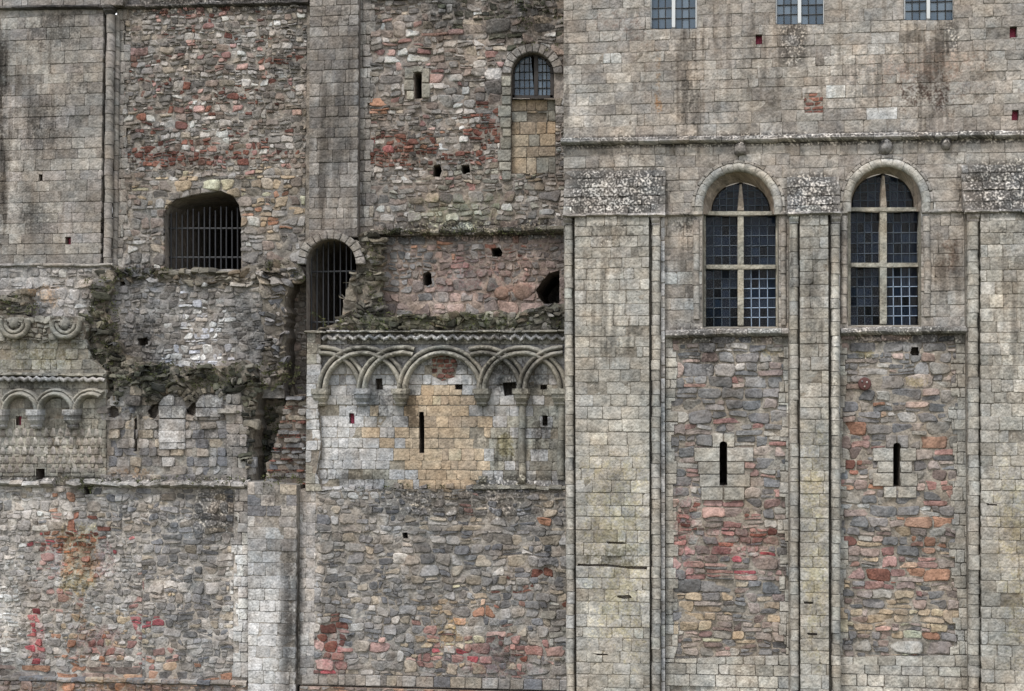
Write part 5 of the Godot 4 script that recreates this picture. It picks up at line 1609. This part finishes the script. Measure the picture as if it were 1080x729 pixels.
	var zc := func(q: Vector2) -> float: return 0.15 * warp.get_noise_2d(q.x * 22.0 + 40.0, q.y * 22.0)
	mortar(t, line, ZC - 0.04, [], rgb(114, 108, 97), {"bump": 0.07, "zf": zc})
	list = []
	rubble(list, line, ZC - 0.04, [], opt(CORE, {"zf": zc, "pal": "mossy"}))
	lay(list, "rubble_stone", "small_rubble_stones", t)
	# deep mossy break between the niches and the steps
	t = thing("broken_wall_stub", "dark mossy rubble deep in the break beside the red tile steps", "ruin", "broken stubs of masonry")
	line = [[250, 376], [278, 382], [300, 392], [310, 410], [308, 520], [250, 520]]
	line = jag(line)
	mortar(t, line, ZK - 0.25, [], rgb(114, 108, 97), {"bump": 0.08, "zf": zc})
	list = []
	rubble(list, line, ZK - 0.25, [], opt(CORE, {"pal": "mossy", "zf": zc}))
	lay(list, "rubble_stone", "small_rubble_stones", t)
	# jamb with pale stones between limewashed wall and doorway
	t = thing("broken_wall_stub", "ragged jamb of stones between the limewashed wall and the doorway", "ruin", "broken stubs of masonry")
	line = [[272, 288], [318, 280], [322, 292], [304, 300], [300, 340], [302, 380], [298, 410], [274, 405], [280, 360], [276, 320]]
	line = jag(line)
	mortar(t, line, ZM + 0.06, [], rgb(116, 110, 100), {"bump": 0.06})
	list = []
	rubble(list, line, ZM + 0.06, [], opt(CORE, {"pal": "lower"}))
	lay(list, "rubble_stone", "small_rubble_stones", t)
	# steps with courses of red tile
	t = thing("stepped_masonry", "stepped masonry with courses of red tile beside the blind arcade", "ruin", "broken stubs of masonry")
	line = [[302, 418], [328, 416], [328, 515], [276, 515], [282, 490], [290, 470], [299, 440]]
	line = jag(line)
	mortar(t, line, ZA - 0.4, [], rgb(118, 108, 97), {"bump": 0.04})
	list = []
	var y := 418.0
	var k := 0
	while y < 512:
		var h := rng.randf_range(3.0, 4.2) if k % 2 else rng.randf_range(8, 12)
		rubble(list, [[302 - (y - 418) * 0.26, y], [328, y], [328, y + h], [302 - (y - 418) * 0.26, y + h]], ZA - 0.4, [], opt(RUB, {"pal": "brick" if k % 2 else "lower", "h": [h / 50.0, h / 50.0 + 0.01], "asp": [1.2, 2.6], "split": 0.0, "amp": 0.04, "jit": 0.18, "rough": 0.7, "prot": [-0.01, 0.18]}))
		y += h; k += 1
	lay(list, "course_stone", "small_course_stones", t)

# ------------------------------------------------------------------ carved arcades
func arc_points(cx, cy, r, a0, a1, z, weave, n := 20) -> Array:
	var o := []
	for i in n + 1:
		var t := lerpf(a0, a1, float(i) / n)
		o.append(P(cx + r * cos(t), cy - r * sin(t), z - weave * cos(t)))
	return o
func zigzag(parent: Node3D, called: String, x0, x1, y0, y1, period, amp, z, r, pal) -> void:
	var x: float = x0
	while x < x1 - 2:
		var xe: float = minf(x + period * 3.0, x1)
		var pts := []
		var n := int((xe - x) / (period / 4.0))
		for i in n + 1:
			var xx: float = lerpf(x, xe, float(i) / maxi(n, 1))
			var ph := fmod((xx - x0) / period, 1.0)
			var tri := absf(ph * 2.0 - 1.0) * 2.0 - 1.0
			pts.append(P(xx, lerpf(y0, y1, (xx - x0) / (x1 - x0)) + tri * amp * rng.randf_range(0.6, 1.1) + rng.randf_range(-0.3, 0.3), z + rng.randf_range(-0.015, 0.01)))
		if pts.size() > 1: solo(sweep(pts, r, r, 6, pick(Vector2(x, y0), pal)), called, parent)
		x = xe
func arcades() -> void:
	var t := thing("blind_arcade", "blind arcade of interlacing round arches on a patched ashlar wall", "arcade", "blind arcades")
	var line := [[330, 350], [598, 350], [598, 516], [330, 516]]
	var slit := rect(441.8, 434.5, 447.6, 478)
	var logs := [rect(368, 436, 374, 447), rect(572, 438.5, 578, 449.5), rect(480, 405.5, 488, 411), [[530, 404], [544, 403], [545, 416], [532, 418]], rect(570, 406, 577, 411), rect(396, 399, 404, 411)]
	mortar(t, line, ZAR, [slit] + logs, rgb(128, 122, 110))
	var list := []
	ashlar(list, line, ZAR, [slit, [[455, 378], [462, 374], [478, 374], [483, 384], [480, 398], [466, 402], [456, 396]]] + logs, opt(ASH, {"pal": "silver", "ch": [0.2, 0.27], "cw": [0.24, 0.42], "gap": 0.01, "prot": [0.015, 0.035], "worn": 0.08, "rough": 0.08}))
	lay(list, "stone", "small_stones", t)
	list = []
	rubble(list, [[455, 378], [462, 374], [478, 374], [483, 384], [480, 398], [466, 402], [456, 396]], ZAR, [], opt(RUB, {"pal": "brick", "h": [0.08, 0.12], "asp": [1.2, 2.2], "split": 0.0, "amp": 0.02, "prot": [0.0, 0.05], "least": 0.001}))
	lay(list, "patch_brick", "small_patch_bricks", t, 290, 0.1)
	reveal(t, slit, ZAR, 2.0, INNER, "slit_reveal")
	for k in logs.size(): reveal(t, logs[k], ZAR, 0.16 if k == 0 else 0.3, INNER, "putlog_hole", 1.0, rgb(196, 84, 102) if k == 0 else null)
	# front strip of quoins and the frieze
	list = []
	var strip := [[324, 350], [338, 350], [338, 408], [335, 430], [338, 470], [333, 500], [340, 518], [322, 518]]
	mortar(t, strip, ZA, [], rgb(118, 112, 103))
	ashlar(list, strip, ZA, [], opt(ASH, {"pal": "olive", "cw": [0.2, 0.3], "run": false, "rough": 0.15, "worn": 0.15}))
	lay(list, "quoin", "small_quoins", t)
	var fr := [[337, 350], [598, 350], [598, 363], [337, 363]]
	mortar(t, fr, ZAR + 0.05, [], rgb(108, 104, 95), {"back": 0.2, "name": "frieze_bed"})
	list = []
	ashlar(list, fr, ZAR + 0.05, [], opt(ASH, {"pal": "olive", "ch": [0.24, 0.27], "cw": [0.3, 0.5], "rough": 0.1}))
	lay(list, "frieze_stone", "small_frieze_stones", t)
	string_course(t, "cornice_block", [323, 350.5], [598, 350.0], ZAR + 0.03, 0.06, 0.22, "olive", [0.35, 0.6], {"rough": 0.015})
	zigzag(t, "zigzag_moulding", 340, 596, 356.0, 356.0, 11.0, 2.2, ZAR + 0.15, 0.045, "silver")
	# arches
	var sy := 412.5
	var xs := [340.0, 382.5, 424.5, 467.0, 509.0, 551.0, 593.5]
	for k in xs.size():
		for e in [[40.0, 0.058, 0.13, 0.0], [46.0, 0.056, 0.12, 0.03]]:
			var a0 := PI; var a1 := 0.0
			if k == 0: a0 = PI * 0.52
			if k == 2: a1 = PI * 0.41
			if k == 4: a0 = PI * 0.60
			if k == 6: a1 = PI * 0.5
			var r: float = e[0]
			var zc: float = ZAR + 0.12 - e[3]
			solo(sweep(arc_points(xs[k], sy, r, a0, a1, zc, 0.035), e[1], e[2], 8, pick(Vector2(xs[k], 356), "olive")), "arch_roll" if e[3] == 0.0 else "arch_hood", t)
	for x in [[340, 0.3], [383.6, 0.3], [424, 0.3], [509.5, 0.3], [551, 0.3], [591, 0.3]]:
		capital(t, "capital", x[0], 410, 428, 19.5, 10, ZAR - 0.01, 0.3, "olive")
	shaft(t, "column", 551, 427, 551, 506, ZAR + 0.06, 4.2, "olive", [0.5, 0.8])
	shaft(t, "column", 592, 427, 592, 506, ZAR + 0.06, 4.0, "olive", [0.5, 0.8])
	capital(t, "column_base", 551, 504, 512, 9, 13, ZAR - 0.01, 0.2, "olive")
	capital(t, "column_base", 510, 502, 512, 9, 13, ZAR - 0.01, 0.2, "olive")
	string_course(t, "base_block", [500, 514], [598, 515], ZAR, 0.12, 0.2, "olive", [0.2, 0.4], {"rough": 0.03})
	string_course(t, "broken_base_block", [338, 517], [500, 514.5], ZAR - 0.02, 0.14, 0.16, "lower", [0.12, 0.3], {"rough": 0.04, "uneven": 0.03, "lost": 0.2})
	# loose rubble on top
	var c := thing("wall_top_rubble", "loose mossy stones along the broken top of the blind arcade", "ruin", "broken stubs of masonry")
	line = [[330, 350], [350, 344], [362, 338], [378, 336], [392, 333], [404, 336], [430, 330], [450, 334], [470, 330], [500, 332], [520, 327], [545, 330], [560, 325], [580, 322], [598, 318], [598, 352], [330, 352]]
	line = jag(line)
	mortar(c, line, ZAR - 0.06, [], rgb(112, 108, 95), {"bump": 0.06, "back": 0.7})
	list = []
	rubble(list, line, ZAR - 0.06, [], opt(WILD, {"pal": "core", "h": [0.1, 0.2], "asp": [0.8, 2.0], "prot": [0.0, 0.2], "rough": 1.0, "ragged": true, "dome": 0.06, "amp": 0.15, "jit": 0.26}))
	lay(list, "loose_stone", "small_loose_stones", c, 290, 0.12)

	# the other arcade with studs and roundels
	t = thing("blind_arcade", "worn blind arcade of three small arches over rows of carved studs", "arcade", "blind arcades")
	line = [[-60, 340], [84, 340], [96, 380], [112, 392], [112, 512], [-60, 510]]
	logs = [rect(17, 439, 23, 449), rect(38, 494, 48, 506)]
	mortar(t, line, ZC, logs, rgb(126, 120, 108))
	list = []
	ashlar(list, [[-60, 358], [90, 358], [96, 380], [112, 392], [112, 512], [-60, 510]], ZC, logs, opt(ASH, {"pal": "olive", "ch": [0.2, 0.24], "cw": [0.2, 0.36], "gap": 0.01, "prot": [0.015, 0.035], "worn": 0.1, "rough": 0.1}))
	lay(list, "stone", "small_stones", t)
	putlog(t, logs[0], ZC); putlog(t, logs[1], ZC, false)
	zigzag(t, "wave_moulding", -58, 110, 399.5, 400.5, 8.4, 1.5, ZC + 0.14, 0.05, "silver")
	string_course(t, "cornice_block", [-60, 395], [112, 396], ZC, 0.08, 0.18, "olive", [0.3, 0.6], {"rough": 0.02})
	for cx in [-15.0, 22.5, 60.0, 97.5]:
		var a1 := 0.0 if cx < 90 else PI * 0.32
		solo(sweep(arc_points(cx, 433, 17.2, PI, a1, ZC + 0.11, 0.0), 0.062, 0.16, 8, pick(Vector2(cx, 415), "olive")), "arch_roll", t)
		solo(sweep(arc_points(cx, 433, 21.6, PI * 0.97, maxf(a1, PI * 0.03), ZC + 0.07, 0.0), 0.045, 0.13, 8, pick(Vector2(cx, 415), "olive")), "arch_hood", t)
	for x in [-34.0, 4.0, 41.0, 79.0]:
		capital(t, "capital", x, 432, 452, 17.5, 9, ZC - 0.01, 0.36, "silver")
	for row in 5:
		var n := 22
		for k in n:
			var x := -58.0 + k * 7.6 + (3.8 if row % 2 else 0.0)
			if x > 106: continue
			var y := 456.0 + row * 9.6
			if x > 36 and x < 50 and y > 490: continue
			var q := wpoly([[x - 3.6, y + 4.5], [x + 3.6, y + 4.5], [x + 1.0, y - 4.4], [x - 1.0, y - 4.4]], ZC + 0.02)
			var cc := pick(Vector2(x, y), "west", 0.03)
			solo(block(q, ZC + 0.02, 0.02, 0.04, 0.035 * rng.randf_range(0.2, 1.1), cc, null, 0.1), "carved_stud", t)
	# roundels
	var r := thing("carved_roundels", "pair of broken carved stone roundels above the worn small arcade", "carving")
	line = [[-60, 334], [24, 332], [30, 336], [50, 334], [84, 334], [92, 345], [88, 362], [-60, 362]]
	mortar(r, line, ZC + 0.02, [], rgb(110, 104, 94), {"bump": 0.03})
	list = []
	rubble(list, line, ZC + 0.02, [], opt(WILD, {"pal": "olive", "ragged": true, "prot": [0.0, 0.07]}))
	lay(list, "rubble_stone", "small_rubble_stones", r)
	for q in [[15.0, 341.0], [69.0, 341.5]]:
		solo(sweep(arc_points(q[0], q[1], 14.5, PI * 0.93, PI * 2.07, ZC + 0.12, 0.0), 0.06, 0.07, 8, pick(Vector2(15, 345), "olive")), "ring", r)
		solo(sweep(arc_points(q[0], q[1], 9.5, PI * 1.0, PI * 2.0, ZC + 0.10, 0.0), 0.045, 0.05, 8, pick(Vector2(15, 345), "olive")), "inner_ring", r)
		lump(r, "boss", q[0], q[1] + 1, 5.5, ZC + 0.04, 0.1, "olive")
	# broken stones above
	var bs := thing("broken_wall_stub", "dark broken stub of stones above the carved roundels", "ruin", "broken stubs of masonry")
	line = [[-60, 318], [6, 312], [26, 305], [33, 308], [32, 332], [-60, 336]]
	line = jag(line)
	mortar(bs, line, ZC - 0.1, [], rgb(114, 108, 97), {"bump": 0.05, "back": 0.4})
	list = []
	rubble(list, line, ZC - 0.1, [], opt(WILD, {"pal": "core", "ragged": true, "prot": [0.0, 0.14], "rough": 0.9, "asp": [1.2, 3.0]}))
	lay(list, "rubble_stone", "small_rubble_stones", bs)

	# wall of blocked niches
	t = thing("niche_wall", "pale ruined wall with blocked round-headed niches and a narrow slit", "wall")
	line = [[110, 424], [130, 412], [150, 406], [168, 420], [182, 412], [200, 424], [222, 412], [240, 418], [254, 414], [262, 452], [264, 512], [110, 512]]
	slit = arch(142.7, 440, 1.7, 476, 6)
	logs = [[[114, 431], [120, 428], [125, 431], [126, 438], [121, 441], [115, 440]], [[156, 433], [160, 427], [167, 426], [168, 436], [164, 442], [157, 440]], [[197, 432], [203, 425], [207, 424], [208, 434], [204, 439], [198, 437]]]
	mortar(t, line, ZC - 0.02, [slit] + logs, rgb(128, 124, 116), {"bump": 0.03})
	list = []
	var n1 := arch(182.5, 430, 13.5, 474, 10)
	var n2 := arch(221.5, 430, 13.5, 440, 10)
	ashlar(list, line, ZC - 0.02, [slit, n1, n2] + logs, opt(ASH, {"pal": "lower", "ch": [0.15, 0.25], "cw": [0.18, 0.42], "prot": [0.0, 0.08], "worn": 0.15, "rough": 0.25, "gap": 0.02, "ragged": true, "jit": 0.02, "chip": 0.03}))
	lay(list, "stone", "small_stones", t)
	reveal(t, slit, ZC - 0.02, 1.4, INNER, "slit_reveal")
	for h in logs: reveal(t, h, ZC - 0.02, 0.2, INNER, "socket")
	for nn in [n1, n2]:
		list = []
		ashlar(list, nn, ZC - 0.02, [], opt(ASH, {"pal": "silver", "ch": [0.24, 0.32], "cw": [0.3, 0.6], "run": false, "prot": [0.1, 0.13], "rough": 0.1}))
		lay(list, "niche_block", "small_niche_blocks", t)
	list = []
	for cx in [182.5, 221.5]:
		voussoirs(list, cx, 429, 14.2, 23, PI * 0.12, PI * 0.9, 9, ZC - 0.02, {"prot": [0.05, 0.13], "bev": 0.02, "pal": "core", "rough": 0.4, "uneven": 3.0})
	for b in list: solo(b, "voussoir", t)
	list = []
	ashlar(list, [[238, 416], [253, 416], [256, 450], [260, 452], [260, 508], [240, 508]], ZC + 0.08, [], opt(ASH, {"pal": "west", "cw": [0.2, 0.34], "run": false, "rough": 0.2, "worn": 0.1, "chip": 0.03}))
	lay(list, "pier_stone", "small_pier_stones", t)
	solo(slab(231, 431, 251, 436, ZC, 0.2, rgb(150, 146, 138), 0.03), "impost", t)
	# string at its foot
	var sc := thing("string_course", "battered string course under the carved studs and blocked niches", "string course", "string courses")
	string_course(sc, "moulding_block", [-60, 508.5], [264, 511], ZLL, 0.15, 0.2, "lichen", [0.16, 0.42], {"rough": 0.03, "uneven": 0.02, "lost": 0.05})

# ------------------------------------------------------------------ lower storey
func keep_lower() -> void:
	var t := thing("rubble_wall", "lower rubble wall stained red and white under the worn small arcade", "wall", "lower rubble walls")
	var line := [[-60, 512], [262, 514], [262, 720], [-60, 714]]
	var hs := [[[88, 514], [96, 513], [97, 521], [89, 522]]]
	mortar(t, line, ZLL, hs, rgb(150, 145, 137), {"bump": 0.02})
	var list := []
	rubble(list, [[-60, 514], [246, 516], [246, 718], [150, 716], [150, 560], [-60, 560]], ZLL, hs, opt(RUB, {"pal": "lower", "h": [0.15, 0.28], "gap": 0.014}))
	rubble(list, [[-60, 560], [150, 560], [150, 705], [-60, 700]], ZLL, hs, opt(WILD, {"pal": "lower_pale", "prot": [0.004, 0.05], "gap": 0.016}))
	rubble(list, [[-60, 700], [150, 704], [150, 717], [-60, 714]], ZLL, hs, opt(RUB, {"pal": "pink", "h": [0.2, 0.25], "asp": [1.5, 3.0], "split": 0.1}))
	lay(list, "rubble_stone", "small_rubble_stones", t)
	list = []
	var q := [[262, 516]]
	var y := 516.0
	while y < 712:
		var l := rng.randf_range(-5, 5); q.append([248 + l, y]); y += rng.randf_range(10, 16); q.append([248 + l, y])
	q.append([262, y])
	ashlar(list, q, ZLL, [], opt(ASH, {"pal": "lower_pale", "cw": [0.16, 0.3], "run": false, "prot": [0.05, 0.07], "rough": 0.15}))
	lay(list, "quoin", "small_quoins", t)
	reveal(t, hs[0], ZLL, 0.4, INNER, "socket")
	var sc := thing("string_course", "chamfered base course under the red-stained lower rubble wall", "string course", "string courses")
	string_course(sc, "moulding_block", [-60, 714], [262, 720.5], ZLL - 0.02, 0.14, 0.14, "lower", [0.25, 0.6], {"rough": 0.02})
	t = thing("plinth_wall", "brownish rubble plinth beneath the chamfered base course", "wall")
	line = [[-60, 717], [262, 723], [262, 800], [-60, 800]]
	mortar(t, line, ZLL + 0.06, [], rgb(138, 126, 114), {"bump": 0.02})
	list = []
	rubble(list, line, ZLL + 0.06, [], opt(RUB, {"pal": "pink", "h": [0.14, 0.24]}))
	lay(list, "rubble_stone", "small_rubble_stones", t)
	# pilaster
	t = thing("pilaster", "pale limewashed pilaster standing between the two lower rubble walls", "pilaster")
	line = [[261, 508], [313, 512], [310, 800], [262, 800]]
	mortar(t, line, ZP, [], rgb(128, 124, 117))
	list = []
	ashlar(list, line, ZP, [], opt(ASH, {"pal": "lower_pale", "ch": [0.22, 0.3], "cw": [0.24, 0.44], "run": false, "gap": 0.013, "rough": 0.1, "worn": 0.08}))
	lay(list, "stone", "small_stones", t)
	# the other lower wall
	t = thing("rubble_wall", "lower grey rubble wall with blue-grey stones under the interlacing arcade", "wall", "lower rubble walls")
	line = [[308, 516], [598, 517], [600, 729], [308, 722]]
	hs = [[[424, 562], [430, 561], [431, 568], [425, 568]]]
	mortar(t, line, ZL, hs, rgb(134, 129, 121), {"bump": 0.02})
	list = []
	rubble(list, [[334, 516], [598, 517], [598, 560], [334, 560]], ZL, hs, opt(WILD, {"pal": "lower", "prot": [0.004, 0.05], "h": [0.16, 0.34], "gap": 0.017}))
	rubble(list, [[332, 560], [598, 560], [600, 716], [331, 710]], ZL, hs, opt(RUB, {"pal": "lower", "h": [0.13, 0.25], "asp": [0.8, 2.0], "gap": 0.013, "split": 0.35, "amp": 0.09, "soft": 0.24}))
	lay(list, "rubble_stone", "small_rubble_stones", t)
	list = []
	ashlar(list, [[316, 518], [333, 518], [331, 712], [316, 712]], ZL, [], opt(ASH, {"pal": "lower_pale", "cw": [0.14, 0.3], "run": false, "gap": 0.008, "prot": [0.012, 0.02]}))
	ashlar(list, [[331, 711], [600, 717], [600, 728], [319, 721], [319, 712]], ZL, [], opt(ASH, {"pal": "lower", "cw": [0.2, 0.4], "prot": [0.05, 0.08], "rough": 0.15}))
	lay(list, "dressed_stone", "small_dressed_stones", t)
	reveal(t, hs[0], ZL, 0.4, INNER, "socket")
	t = thing("plinth_wall", "rubble plinth beneath the blue-grey lower rubble wall", "wall")
	line = [[316, 724], [600, 731], [600, 800], [316, 800]]
	mortar(t, line, ZL + 0.07, [], rgb(132, 120, 108), {"bump": 0.02})
	list = []
	rubble(list, line, ZL + 0.07, [], opt(RUB, {"pal": "pink", "h": [0.14, 0.24]}))
	lay(list, "rubble_stone", "small_rubble_stones", t)

# ------------------------------------------------------------------ moss and small weeds rooted in the broken edges
func moss() -> void:
	var o := MeshInstance3D.new()
	o.name = "moss"
	var v := PackedVector3Array(); var n := PackedVector3Array(); var u := PackedVector2Array(); var c := PackedColorArray(); var ix := PackedInt32Array()
	# [x, y, spread x, spread y, plane, tufts]
	for s in [[460, 338, 130, 9, ZAR + 0.04, 90], [392, 300, 11, 46, ZK + 0.22, 40], [280, 450, 18, 55, ZK - 0.1, 110], [220, 396, 100, 14, ZC + 0.06, 150], [108, 345, 18, 55, ZM + 0.26, 120], [145, 288, 34, 5, ZK + 0.24, 40], [300, 286, 20, 10, ZK + 0.24, 30], [92, 512, 8, 6, ZLL + 0.2, 12], [500, 244, 95, 3, ZK + 0.2, 50], [14, 322, 26, 10, ZC + 0.02, 26], [150, 506, 110, 3, ZLL + 0.2, 40], [440, 516, 90, 4, ZAR + 0.1, 30], [570, 12, 26, 40, ZK + 0.08, 40], [300, 506, 24, 6, ZP - 0.02, 20]]:
		for k in s[5]:
			var p := P(s[0] + s[2] * rng.randf_range(-1, 1), s[1] + s[3] * rng.randf_range(-1, 1), s[4])
			var tone := rng.randf()
			var col := rgb(lerpf(54, 92, tone), lerpf(58, 94, tone), lerpf(40, 62, tone))
			for j in 9:
				var d := Vector3(rng.randf_range(-1, 1), rng.randf_range(-0.7, 0.9), rng.randf_range(0.1, 1)).normalized()
				var side := d.cross(Vector3(rng.randf_range(-1, 1), rng.randf_range(-1, 1), 0.4)).normalized()
				var l := rng.randf_range(0.025, 0.075); var w := rng.randf_range(0.008, 0.02)
				var q := p + Vector3(rng.randf_range(-0.05, 0.05), rng.randf_range(-0.04, 0.04), rng.randf_range(-0.02, 0.03))
				var nr := d.cross(side).normalized()
				if nr.z < 0: nr = -nr
				var b := v.size()
				for e in [q - side * w, q + d * l, q + side * w]:
					v.append(e); n.append((nr + Vector3(0, 0.4, 0.4)).normalized()); u.append(uv(e.x, e.y, e.z, e.z)); c.append(col)
				ix.append_array([b, b + 1, b + 2])
	o.mesh = to_mesh(v, n, u, c, ix)
	o.material_override = M.stone
	o.set_meta("kind", "stuff"); o.set_meta("label", "dark moss and small weeds rooted in the broken masonry"); o.set_meta("category", "moss")
	add_child(o)
